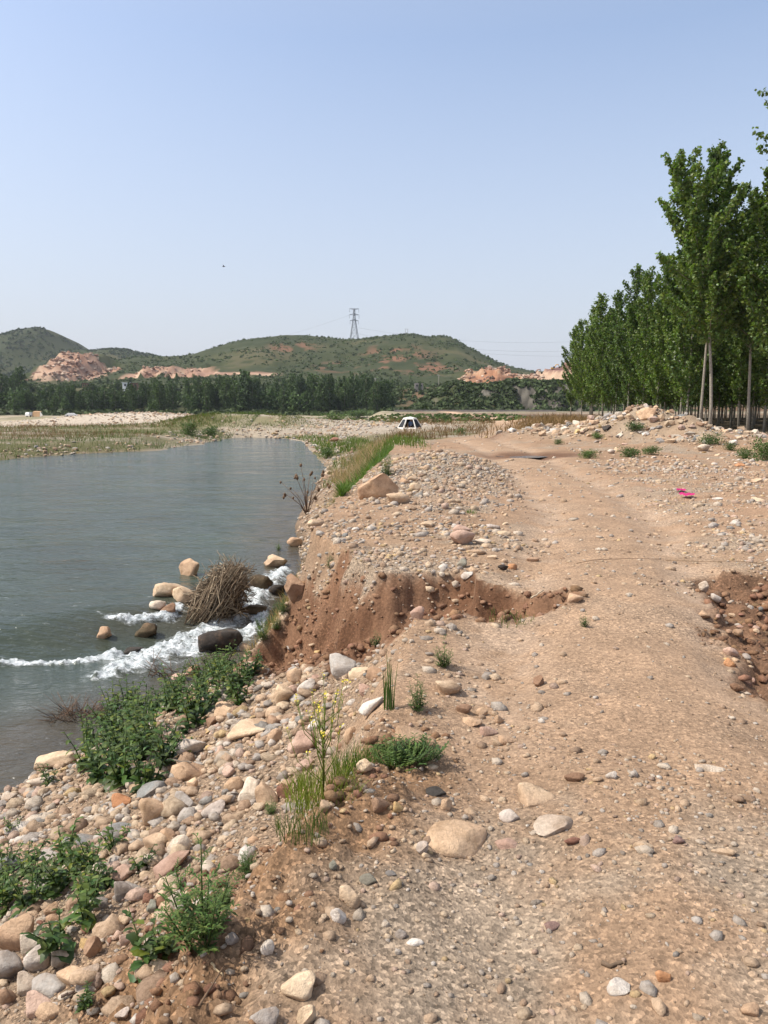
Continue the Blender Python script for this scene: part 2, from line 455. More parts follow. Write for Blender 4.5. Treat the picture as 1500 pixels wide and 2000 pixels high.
def m_stone(name, attr=True):
    m, nt, b, out = nmat(name)
    if attr:
        src = nd(nt, 'ShaderNodeVertexColor', layer_name='Col').outputs[0]; co = geopos(nt); k = 3.0
    else:
        oi = nd(nt, 'ShaderNodeObjectInfo'); src = oi.outputs['Color']
        va = nd(nt, 'ShaderNodeVectorMath', operation='ADD'); nt.links.new(geopos(nt), va.inputs[0]); nt.links.new(oi.outputs['Random'], va.inputs[1])
        co = va.outputs[0]; k = 1.0
    c = mix(nt, 'MULTIPLY', 1.0, src, ramp(nt, noise(nt, 9 * k, 6, .65, co), [(.28, (.56, .51, .45)), (.48, (.96, .94, .92)), (.72, (1.16, 1.17, 1.17))]))
    c = mix(nt, 'MULTIPLY', 1.0, c, ramp(nt, noise(nt, 70, 3, .7, co), [(.3, (.82, .81, .8)), (.7, (1.12, 1.12, 1.12))]))
    if not attr:                                       # streaks of soil caught on the stone and blotchy banding
        st = ramp(nt, noise(nt, 4.2, 7, .72, co), [(.52, (0, 0, 0)), (.70, (.5, .5, .5))])
        c = mix(nt, 'MIX', st, c, (.33, .22, .14))
        band = ramp(nt, noise(nt, 2.2, 3, .5, co), [(.40, (.80, .72, .68)), (.62, (1.12, 1.10, 1.07))])
        c = mix(nt, 'MULTIPLY', 1.0, c, band)
    nt.links.new(c, b.inputs['Base Color']); b.inputs['Roughness'].default_value = .85; b.inputs['Specular IOR Level'].default_value = .25
    n1 = bump(nt, None, noise(nt, 17, 7, .75, co), .8, .03)
    bump(nt, b, noise(nt, 90, 3, .6, co), .3, .006, n1)
    return m
def m_leaf(name, base, tip=None, trans=.3, rough=.5, vary=.35):
    m, nt, b, out = nmat(name)
    a = nd(nt, 'ShaderNodeVertexColor', layer_name='Col')
    oi = nd(nt, 'ShaderNodeObjectInfo')
    c = mix(nt, 'MULTIPLY', 1.0, base, a.outputs[0])
    c = mix(nt, 'MULTIPLY', 1.0, c, ramp(nt, oi.outputs['Random'], [(0, (1 - vary * .6, 1 - vary * .5, 1 - vary * .6)), (1, (1 + vary, 1 + vary * .8, 1 + vary * .3))]))
    nt.links.new(c, b.inputs['Base Color']); b.inputs['Roughness'].default_value = rough; b.inputs['Specular IOR Level'].default_value = .35
    tr = nd(nt, 'ShaderNodeBsdfTranslucent')
    c2 = mix(nt, 'MULTIPLY', 1.0, c, (1.3, 1.5, .6)); nt.links.new(c2, tr.inputs[0])
    ms = nd(nt, 'ShaderNodeMixShader'); ms.inputs[0].default_value = trans
    nt.links.new(b.outputs[0], ms.inputs[1]); nt.links.new(tr.outputs[0], ms.inputs[2]); nt.links.new(ms.outputs[0], out.inputs[0])
    return m
def m_attr(name, rough=.8, scale=20, vary=.3, spec=.2, bmp=.3, bd=.02):
    m, nt, b, out = nmat(name)
    a = nd(nt, 'ShaderNodeVertexColor', layer_name='Col'); co = objco(nt)
    c = mix(nt, 'MULTIPLY', 1.0, a.outputs[0], ramp(nt, noise(nt, scale, 4, .6, co), [(.3, (1 - vary,) * 3), (.7, (1 + vary,) * 3)]))
    nt.links.new(c, b.inputs['Base Color']); b.inputs['Roughness'].default_value = rough; b.inputs['Specular IOR Level'].default_value = spec
    bump(nt, b, noise(nt, scale * 2, 4, .6, co), bmp, bd)
    return m
def m_plain(name, colr, rough=.6, scale=8, vary=.12, metallic=0, spec=.3):
    m, nt, b, out = nmat(name)
    c = mix(nt, 'MULTIPLY', 1.0, colr, ramp(nt, noise(nt, scale, 4, .6, objco(nt)), [(.3, (1 - vary,) * 3), (.7, (1 + vary,) * 3)]))
    nt.links.new(c, b.inputs['Base Color']); b.inputs['Roughness'].default_value = rough; b.inputs['Metallic'].default_value = metallic; b.inputs['Specular IOR Level'].default_value = spec
    return m
def m_water(name='river_water', foam=True):
    m, nt, b, out = nmat(name)
    co = geopos(nt)
    a = nd(nt, 'ShaderNodeVertexColor', layer_name='Col')
    mp = nd(nt, 'ShaderNodeMapping'); mp.inputs['Scale'].default_value = (1.0, 2.2, 1); mp.inputs['Rotation'].default_value = (0, 0, R(12)); nt.links.new(co, mp.inputs[0])
    n_big = noise(nt, .9, 4, .6, mp.outputs[0]); n_fine = noise(nt, 5.5, 4, .62, mp.outputs[0])
    sep = nd(nt, 'ShaderNodeSeparateColor'); nt.links.new(a.outputs[0], sep.inputs[0])
    wc = mix(nt, 'MIX', sep.outputs[1], (.048, .062, .046), (.070, .060, .042))       # green: muddy shallows
    wc = mix(nt, 'MULTIPLY', 1.0, wc, ramp(nt, noise(nt, .35, 4, .6, co), [(.3, (.8, .8, .8)), (.7, (1.2, 1.2, 1.2))]))
    nt.links.new(wc, b.inputs['Base Color']); rm = nd(nt, 'ShaderNodeMapping'); rm.inputs['Scale'].default_value = (.5, 1.3, 1); rm.inputs['Rotation'].default_value = (0, 0, R(14)); nt.links.new(co, rm.inputs[0])
    rv_ = ramp(nt, noise(nt, .55, 5, .65, rm.outputs[0]), [(.35, (.035,) * 3), (.65, (.17,) * 3)]); nt.links.new(rv_, b.inputs['Roughness']); b.inputs['IOR'].default_value = 1.33; b.inputs['Specular IOR Level'].default_value = .5
    n0 = bump(nt, None, noise(nt, .22, 3, .5, rm.outputs[0]), .5, .5)
    n1 = bump(nt, None, n_big, .75, .17, n0)
    n2 = bump(nt, b, n_fine, .5, .05, n1)
    if foam:
        fm = nd(nt, 'ShaderNodeMapping'); fm.inputs['Scale'].default_value = (.75, 1.35, 1.0); fm.inputs['Rotation'].default_value = (0, 0, R(-35)); nt.links.new(co, fm.inputs[0])
        fn0 = noise(nt, 7, 8, .78, fm.outputs[0])
        st = nd(nt, 'ShaderNodeMath', operation='MULTIPLY_ADD'); nt.links.new(fn0, st.inputs[0]); st.inputs[1].default_value = 2.2; st.inputs[2].default_value = -.60; fn = st.outputs[0]
        ad = nd(nt, 'ShaderNodeMath', operation='ADD'); nt.links.new(fn, ad.inputs[0]); nt.links.new(sep.outputs[0], ad.inputs[1])
        ff = ramp(nt, ad.outputs[0], [(.70, (0, 0, 0)), (1.0, (.45, .45, .45)), (1.45, (1, 1, 1))])
        d = nd(nt, 'ShaderNodeBsdfPrincipled'); fc = ramp(nt, noise(nt, 11, 7, .75, fm.outputs[0]), [(.34, (.16, .19, .19)), (.5, (.52, .56, .57)), (.62, (.80, .82, .83))]); nt.links.new(fc, d.inputs['Base Color']); d.inputs['Roughness'].default_value = .6
        bump(nt, d, noise(nt, 16, 6, .7, co), .9, .05)
        ms = nd(nt, 'ShaderNodeMixShader'); nt.links.new(ff, ms.inputs[0]); nt.links.new(b.outputs[0], ms.inputs[1]); nt.links.new(d.outputs[0], ms.inputs[2]); nt.links.new(ms.outputs[0], out.inputs[0])
    return m

M = dict(
    ground=m_ground(), stone=m_stone('river_stone', False), pebble=m_stone('pebble', True), water=m_water(),
    poplar=m_leaf('poplar_leaf', (.098, .152, .044), trans=.34, rough=.42), fartree=m_leaf('far_foliage', (.050, .084, .028), trans=.2, rough=.7),
    weed=m_leaf('weed_leaf', (.068, .112, .032), trans=.28, rough=.5), fern=m_leaf('feathery_leaf', (.072, .118, .034), trans=.25, rough=.6),
    grass=m_leaf('grass_blade', (.11, .15, .04), trans=.3, rough=.6), dry=m_leaf('dry_grass', (.30, .225, .13), trans=.2, rough=.8, vary=.15),
    bark=m_attr('poplar_bark', .85, 14, .3), reed=m_attr('dead_reed', .8, 18, .28, bmp=.2, bd=.01), wood=m_attr('dead_stem', .85, 30, .25),
    steel=m_plain('galvanised_steel', (.20, .215, .235), .6, 1, .1, 0), white=m_plain('white_paint', (.74, .73, .70), .45), canvas=m_plain('white_canvas', (.78, .73, .65), .8, 3, .08),
    mesh=m_plain('dark_mesh', (.014, .016, .018), .6), yellow=m_plain('yellow_paint', (.55, .30, .05), .5), black=m_plain('black_rubber', (.02, .02, .02), .7), glass=m_plain('dark_glass', (.02, .025, .03), .1),
    brick=m_plain('brown_brick', (.26, .15, .10), .9, .8, .25), roof=m_plain('dark_roof', (.10, .07, .055), .9, 1, .2), concrete=m_plain('concrete', (.25, .225, .20), .9, .7, .2),
    magenta=m_plain('magenta_cloth', (.42, .02, .13), .9, 12, .25), tan=m_plain('tan_canvas', (.48, .30, .16), .8), shirt=m_plain('blue_shirt', (.12, .19, .33), .9), skin=m_plain('skin', (.40, .24, .17), .6), hair=m_plain('black_hair', (.012, .01, .01), .6),
    foliage=m_leaf('shrub_foliage', (.050, .072, .026), trans=.12, rough=.8), wire=m_plain('wire', (.25, .26, .28), .6), flower=m_plain('yellow_petal', (.62, .50, .05), .7, 20, .2),
    puddle=m_water('puddle_water', False),
)

# ------------------------------------------------------------------ ground and hills: one sheet graded by distance
def grade():
    ys = list(np.arange(-5.5, 1.0, .22))
    y = 1.0
    while y < 14: ys.append(y); y += .0115 + .0062 * (y - 1)
    while y < 1900: ys.append(y); y += .0115 * y if y < 300 or y > 1400 else .0075 * y
    return np.array(ys)
YR = grade()
tt = np.linspace(-1, 1, 440)
UU = 1.45 * np.sinh(3.1 * tt) / math.sinh(3.1)
GX = UU[None, :] * (YR[:, None] + 6.2); GY = np.repeat(YR[:, None], len(UU), 1)
GZ, P = height(GX, GY, True, True)

def lerpc(c, c2, f):
    f = np.clip(f, 0, 1)[..., None]
    return c * (1 - f) + np.array(c2) * f
def ground_color(x, y, z, P):
    n1 = fbm(x * .9, y * .9, 201, 4); n2 = fbm(x * .25, y * .25, 202, 3); n3 = fbm(x * 4, y * 4, 203, 3)
    c = np.ones(x.shape + (3,)) * np.array((.44, .298, .195))
    c = lerpc(c, (.50, .325, .21), .5 + .9 * n2)                    # bare pinkish track
    c = lerpc(c, (.42, .345, .265), sstep(.0, .5, n1 + .35 * n3) * .75)      # greyer gravelly streaks
    c = lerpc(c, (.36, .23, .145), sstep(.15, .6, -n1 + .4 * n3) * .5)
    trk = np.exp(-((x - P['cx'] - .1) / 1.25) ** 4) * sstep(2.2, 5, y)
    c = lerpc(c, (.52, .355, .235), trk * .75)
    wr = np.exp(-((x - P['cx'] - .75) / .28) ** 2) + np.exp(-((x - P['cx'] + .8) / .28) ** 2)
    c = lerpc(c, (.56, .41, .295), wr * sstep(2.2, 5, y) * sstep(-.4, .1, n3) * .85)
    bank = sstep(0, .15, P['t']) * P['river'] * (y < 78)
    c = lerpc(c, (.335, .25, .178), bank * .8)
    c = lerpc(c, (.44, .385, .31), sstep(.05, .3, P['hump']) * .8)
    c = lerpc(c, (.45, .35, .25), sstep(.1, .5, P['mounds']) * .6)
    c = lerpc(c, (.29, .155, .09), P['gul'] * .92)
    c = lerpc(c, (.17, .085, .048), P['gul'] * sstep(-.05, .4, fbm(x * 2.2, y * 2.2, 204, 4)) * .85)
    c = lerpc(c, (.235, .13, .078), P['pit'] * .9)
    scarp = sstep(4.2, 3.0, y) * sstep(-.16, .0, P['t'] + .08 * n3) * sstep(.30, .18, P['t'])
    c = lerpc(c, (.33, .195, .108), scarp * .9)
    wet = sstep(.22, .0, z - zwater(x, y)) * (y < 80) * (P['t'] > .3)
    c = lerpc(c, (.12, .09, .06), wet * .7)
    # puddle mud
    pm = np.exp(-(((x - 5.0) / 2.0) ** 2 + ((y - 25.3) / 1.5) ** 2) ** 2) + .8 * np.exp(-(((x - 5.2) / .8) ** 2 + ((y - 38) / 2.5) ** 2))
    c = lerpc(c, (.21, .115, .072), pm * .95)
    # open ground
    f = sstep(30, 46, y)
    offroad = sstep(1.6, 3.2, np.abs(x - P['cx'])) 
    g = np.ones_like(c) * np.array((.43, .36, .275))
    g = lerpc(g, (.27, .21, .13), sstep(-.1, .5, fbm(x * .10, y * .10, 211, 4)) * .85)
    g = lerpc(g, (.17, .165, .065), sstep(.0, .45, fbm(x * .08, y * .14, 212, 4)) * .9)
    grav = np.exp(-((x + 31) / 15) ** 2 - ((y - 104) / 10) ** 2) + np.exp(-((x - -2) / 9) ** 2 - ((y - 86) / 10) ** 2)
    g = lerpc(g, (.50, .43, .35), grav)
    mound = np.exp(-((x + 17.5) / 8) ** 2 - ((y - 88) / 6) ** 2)
    g = lerpc(g, (.22, .20, .085), mound * sstep(-.35, .3, fbm(x * .35, y * .35, 213, 3)) * .95)
    scrub = sstep(100, 140, y) * sstep(0, 10, x)
    g = lerpc(g, (.19, .115, .08), scrub * .85)
    lb = sstep(0, 1, P['dl']) * (y < 90)
    g = lerpc(g, (.16, .155, .068), lb * sstep(-.3, .25, fbm(x * .15, y * .3, 214, 3)) * .9)
    flat = sstep(200, 250, y) * (y < 300)
    g = lerpc(g, (.22, .20, .13), flat * sstep(-.4, .2, n2)); g = lerpc(g, (.36, .30, .235), flat * sstep(.0, .4, fbm(x * .03, y * .08, 215, 3)) * .8)
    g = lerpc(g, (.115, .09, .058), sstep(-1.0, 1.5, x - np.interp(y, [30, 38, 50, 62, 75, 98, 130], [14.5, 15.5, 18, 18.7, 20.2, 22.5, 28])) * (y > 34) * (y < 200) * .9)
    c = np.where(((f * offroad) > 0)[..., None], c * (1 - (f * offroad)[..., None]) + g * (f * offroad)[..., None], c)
    c = lerpc(c, (.40, .30, .20), lb * .0)
    # hills
    hf = np.maximum(sstep(300, 345, y), sstep(290, 297, y) * sstep(6, 10, x))
    hl = np.ones_like(c) * np.array((.060, .066, .030))
    hn = fbm(x / 60, y / 60, 221, 5); hn2 = fbm(x / 14, y / 14, 222, 4)
    hl = lerpc(hl, (.110, .100, .048), sstep(-.1, .5, hn + .3 * hn2) * .8)
    hl = lerpc(hl, (.040, .050, .020), sstep(.1, .45, hn2 - .3 * hn) * .8)
    def spot(X, Zc, D, rx, rz, hard=1.0):
        cx_ = (X - 750) / F * D; cz_ = (790 - Zc) / F * D + EYE
        return np.exp(-(((x - cx_) / (rx / F * D)) ** 2 + ((z - cz_) / (rz / F * D)) ** 2) ** 1.5)
    rk = np.clip(spot(580, 685, 840, 40, 14) + spot(770, 700, 800, 60, 26) + spot(700, 722, 760, 80, 14) + spot(830, 722, 740, 50, 16), 0, 1) * (y > 560)
    hl = lerpc(hl, (.25, .125, .075), rk * sstep(-.05, .35, fbm(x / 11, y / 16, 223, 4)) * .9)
    q1 = (y > 640) * (y < 752) * sstep(.15, .5, .25 * hn2 + np.exp(-(((x + 278) / 27) ** 2) ** 2) * sstep(18, 28, z) * sstep(56, 50, z))
    hl = lerpc(hl, (.43, .265, .185), q1 * .95)
    hl = lerpc(hl, (.24, .12, .075), (q1 + 0) * sstep(.0, .3, fbm(x / 8 + z / 14, z / 7, 231, 4)) * .8)
    hl = lerpc(hl, (.52, .37, .26), q1 * sstep(.05, .3, fbm(x / 6, z / 9, 224, 4)) * .8)
    q2 = (y > 655) * (y < 716) * sstep(.25, .45, np.exp(-(((x + 190) / 40) ** 2) ** 1.6) + .42 * np.exp(-(((x + 120) / 50) ** 2) ** 2) * sstep(31, 28, z) + .2 * hn2) * sstep(15, 20, z) * sstep(37, 33, z)
    hl = lerpc(hl, (.40, .24, .17), q2 * .95)
    hl = lerpc(hl, (.54, .39, .27), q2 * sstep(.0, .3, fbm(x / 9, z / 5, 225, 4)) * .8)
    q3 = (y > 520) * (y < 612) * sstep(57, 62, x + 4 * hn2) * sstep(13, 16, z + 2 * hn2) * sstep(36, 33, z)
    hl = lerpc(hl, (.38, .19, .11), q3 * .95)
    hl = lerpc(hl, (.20, .11, .07), q3 * sstep(106, 96, x) * sstep(.0, .25, fbm(x / 7, z / 3, 232, 4)) * .85)
    hl = lerpc(hl, (.52, .37, .24), q3 * sstep(.0, .3, fbm(x / 6, z / 5, 226, 4)) * .7)
    heap = q3 * sstep(103, 110, x)
    hl = lerpc(hl, (.56, .40, .28), heap * .9)
    hl = lerpc(hl, (.20, .10, .085), q3 * sstep(26.0, 27.5, z - (x - 140) * .05) * sstep(118, 126, x) * .95)
    ter = (y > 335) * sstep(500, 470, y) * sstep(0, 20, x)
    hl = lerpc(hl, (.20, .125, .075), ter * sstep(-.35, .2, fbm(x / 22, y / 30, 227, 4)) * .9)
    cliff = (y > 292) * (y < 326) * sstep(12, 34, x) * sstep(118, 100, x)
    dip = fbm((x + z * 1.3) / 2.2, (y - z) / 14, 228, 4)
    rocky = sstep(.05, .35, fbm(x / 9, z / 6, 229, 3) + .45 * sstep(25, 60, x))
    hl = lerpc(hl, (.20, .182, .15), cliff * rocky * .95)
    hl = lerpc(hl, (.065, .06, .05), cliff * rocky * sstep(-.05, .15, dip) * .9)
    hl = hl * np.where(hf[..., None] * 0 + (hl[..., 1:2] > hl[..., 0:1] * .95), np.array((.70, .78, .68)), np.array((.84, .84, .84)))
    c = c * (1 - hf[..., None]) + hl * hf[..., None]
    bankf = (y > 335) * (y < 352) * (x < 40)
    c = lerpc(c, (.30, .20, .13), bankf * .8 * sstep(-.2, .2, fbm(x / 7, y / 7, 230, 3)))
    gr = np.clip(.55 + .6 * n1 + sstep(.05, .3, P['hump']) + .5 * bank - P['gul'] * .6, 0, 1) * sstep(40, 20, y)
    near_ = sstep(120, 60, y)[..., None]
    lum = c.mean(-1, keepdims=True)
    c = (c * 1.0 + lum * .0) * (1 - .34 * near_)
    return np.clip(c, .01, .9), gr
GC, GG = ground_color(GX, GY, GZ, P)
nr, nc = GX.shape
idx = np.arange(nr * nc).reshape(nr, nc)
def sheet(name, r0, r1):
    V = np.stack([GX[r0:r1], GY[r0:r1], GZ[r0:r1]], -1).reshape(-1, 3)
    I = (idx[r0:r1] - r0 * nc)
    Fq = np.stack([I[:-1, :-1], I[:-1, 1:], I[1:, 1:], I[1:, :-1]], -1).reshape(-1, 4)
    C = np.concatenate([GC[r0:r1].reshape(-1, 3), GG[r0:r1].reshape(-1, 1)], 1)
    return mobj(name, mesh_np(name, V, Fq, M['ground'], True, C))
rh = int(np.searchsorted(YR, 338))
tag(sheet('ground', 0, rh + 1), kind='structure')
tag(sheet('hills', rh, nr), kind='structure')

# ------------------------------------------------------------------ river, rapids, puddle
ry = np.concatenate([np.arange(-5, 9, .5), np.arange(9, 17, .12), np.geomspace(17, 82, 120)])
rv = np.concatenate([np.linspace(0, .12, 90)[:-1], np.linspace(.12, 1, 120)])
RX = np.interp(ry, YS, XS)[:, None] + .9 - 75 * rv[None, :] ** 1.6
RY = np.repeat(ry[:, None], len(rv), 1)
FOAML = [  # (px, py, z, half width m) polylines of broken water
    [(548, 1118, -1.70, .22), (520, 1150, -1.78, .24), (480, 1180, -1.9, .26), (440, 1215, -2.0, .26), (380, 1245, -2.05, .3), (320, 1275, -2.08, .36), (260, 1300, -2.08, .34), (200, 1322, -2.08, .14)],
    [(500, 1180, -1.9, .12), (510, 1200, -2.0, .17), (500, 1230, -2.05, .17), (455, 1245, -2.05, .2), (380, 1270, -2.08, .25)],
    [(350, 1265, -2.05, .10), (250, 1272, -2.02, .10), (150, 1280, -1.98, .09), (60, 1283, -1.97, .06), (0, 1284, -1.96, .06), (-150, 1286, -1.96, .05)],
    [(350, 1195, -1.9, .09), (330, 1212, -1.95, .12), (260, 1222, -1.95, .08), (215, 1224, -1.95, .04)],
]
def foam_mask(x, y):
    f = np.zeros_like(x)
    for L in FOAML:
        pts = [(*at_plane(px, py, z), w) for px, py, z, w in L]
        for (ax, ay, aw), (bx, by, bw) in zip(pts[:-1], pts[1:]):
            d, s, _ = seg(x, y, ax, ay, bx, by)
            w = aw + (bw - aw) * s
            f = np.maximum(f, np.clip(.86 - .50 * d / w, 0, .66))
    return f
def shallow(x, y):
    d = np.interp(y, YS, XS) - x
    s = sstep(2.2, .2, d) * (y < 30) + .7 * sstep(1.2, .0, np.abs(y - np.interp(x, WX, WY) - .1)) * sstep(6, 3, -x) * (y < 30)
    return np.clip(s + .55 * sstep(10.5, 8, y) * (x > -9), 0, 1)
def water_obj(name, X, Y, Z, f, mat):
    n0, n1 = X.shape; I = np.arange(n0 * n1).reshape(n0, n1)
    Fq = np.stack([I[:-1, :-1], I[:-1, 1:], I[1:, 1:], I[1:, :-1]], -1).reshape(-1, 4)
    C = np.stack([f, shallow(X, Y), f * 0], -1).reshape(-1, 3)
    o = mobj(name, mesh_np(name, np.stack([X, Y, Z], -1).reshape(-1, 3), Fq, mat, True, C))
    return o
RZ = zwater(RX, RY) + .012 * fbm(RX * 1.4, RY * 2.2, 301, 3) * sstep(40, 15, RY)
ff = foam_mask(RX, RY)
tag(water_obj('river', RX, RY, RZ, ff * .9, M['water']), kind='structure')
ax = np.arange(-7.2, -1.3, .034); ay = np.arange(9.2, 15.6, .037)
AX, AY = np.meshgrid(ax, ay)
fm = foam_mask(AX, AY)
edge = np.minimum(np.minimum(sstep(-7.2, -6.4, AX), sstep(9.2, 9.6, AY)), sstep(15.6, 15.2, AY))
turb = fbm(AX * 5, AY * 5, 311, 4) * .11 + np.abs(fbm(AX * 12, AY * 12, 312, 3)) * .09
AZ = zwater(AX, AY) - .035 + edge * (.025 * sstep(0, .25, fm) + sstep(.1, .62, fm) * (.035 + turb))
tag(water_obj('rapids', AX, AY, AZ, fm, M['water']), kind='structure')
mb = MB()
pc = Vector((*at_plane(1022, 890, -.06), -.045))
ring = [(pc.x + (1.0 + .15 * math.sin(3 * a) + .1 * math.cos(5 * a)) * .80 * math.cos(a), pc.y + (1 + .2 * math.sin(2 * a + 1)) * .62 * math.sin(a), 0) for a in np.linspace(0, 2 * math.pi, 40, endpoint=False)]
zz = np.mean([H1(q[0], q[1]) for q in ring]) + .012
mb.add([(q[0], q[1], zz) for q in ring] + [(pc.x, pc.y, zz)], [(i, (i + 1) % 40, 40) for i in range(40)], (0, 1, 0))
tag(mb.build('puddle', M['puddle']), kind='structure')

# ------------------------------------------------------------------ stones
def ico(sub):
    bm = bmesh.new(); bmesh.ops.create_icosphere(bm, subdivisions=sub, radius=1)
    bm.verts.ensure_lookup_table()
    V = np.array([v.co[:] for v in bm.verts]); Fs = np.array([[v.index for v in f.verts] for f in bm.faces]); bm.free()
    return V, Fs
ICO = {k: ico(k) for k in (1, 2, 3, 4)}
def rock_shape(sub, planes, soft, seed, d0=.55, d1=.88):
    r = np.random.default_rng(seed)
    V, Fs = ICO[sub]; V = V.copy()
    for k in range(planes):
        n = r.normal(size=3); n /= np.linalg.norm(n)
        d = r.uniform(d0, d1)
        s = V @ n
        ov = np.clip(s - d, 0, None)
        V = V - n[None, :] * (ov * (1 - soft))[:, None]
    q = r.uniform(-9, 9, 3)
    nz = fbm(V[:, 0] * 1.3 + q[0] + V[:, 2], V[:, 1] * 1.3 + q[1] - V[:, 2] * .7, seed, 3)
    V = V * (1 + .15 * nz)[:, None]
    if sub >= 3:
        nz2 = fbm(V[:, 0] * 4 + q[0] + 2 * V[:, 2], V[:, 1] * 4 + q[1] - 2.7 * V[:, 2], seed + 3, 2)
        V = V * (1 + (.035 if soft > .05 else .06) * nz2)[:, None]
    V /= np.abs(V).max(0)
    return V, Fs
ROUND = [mesh_np('stone', *rock_shape(3, 11, .07, 500 + i, .46, .85), M['stone']) for i in range(9)]
ANG = [mesh_np('stone', *rock_shape(3, 14, .03, 540 + i, .42, .80), M['stone']) for i in range(9)]
BIG = [mesh_np('boulder', *rock_shape(4, 16, .03, 570 + i, .45, .82), M['stone']) for i in range(6)]
SMALL = [mesh_np('stone', *rock_shape(2, 10, .1, 600 + i, .45, .82), M['stone']) for i in range(8)] + [mesh_np('stone', *rock_shape(2, 12, .02, 620 + i, .42, .8), M['stone']) for i in range(7)]
PAL = dict(cream=(.62, .485, .34), tan=(.55, .395, .265), pale=(.60, .525, .43), white=(.64, .60, .545), grey=(.41, .385, .355), blue=(.25, .26, .255), green=(.26, .26, .215),
           pink=(.52, .375, .30), red=(.33, .18, .13), orange=(.54, .29, .15), brown=(.34, .225, .15), dark=(.055, .05, .045), wet=(.085, .065, .038), ochre=(.58, .42, .21), purple=(.31, .215, .19))
PLACED = []
def put_stone(px, py, w, h, color, kind, label, bury=.3, tilt=0.0, name='stone', yaw=None, group=None, zoff=0.0):
    p, dpt = hit(px, py + h * .22)
    s = dpt / F
    a = w * s / 2
    th = math.atan2(EYE - p.z, math.hypot(p.x, p.y))
    b = a * random.uniform(.62, .85)
    hh = h * s / 2
    q = hh * hh - (b * math.sin(th)) ** 2
    c = math.sqrt(q) / math.cos(th) if q > 0 else 0
    if c < .30 * a:
        c = .38 * a
        b = max(.45 * a, math.sqrt(max(hh * hh - (c * math.cos(th)) ** 2, (.45 * a * math.sin(th)) ** 2)) / max(math.sin(th), .15))
        b = min(b, 1.2 * a)
    c = min(c, 1.25 * a)
    lib = {'r': ROUND, 'a': ANG, 'b': BIG}[kind]
    o = mobj(name, random.choice(lib))
    o.scale = (a * 1.06, b * 1.06, c * 1.06)
    e = .15
    hx = (H1(p.x + e, p.y) - H1(p.x - e, p.y)) / (2 * e)
    o.rotation_euler = (random.uniform(-.12, .12), R(tilt) - max(-.5, min(.5, math.atan(hx))) * .55, random.uniform(-.25, .25) if yaw is None else R(yaw))
    o.location = (p.x, p.y + b * .15, p.z + c * (1 - 2 * bury) * .9 + zoff)
    k = random.uniform(.93, 1.07)
    o.color = (*[min(.9, v * k) for v in PAL[color]], 1)
    tag(o, label, 'rock' if name == 'boulder' else 'stone', group)
    PLACED.append((p.x, p.y, max(a, b)))
    return o
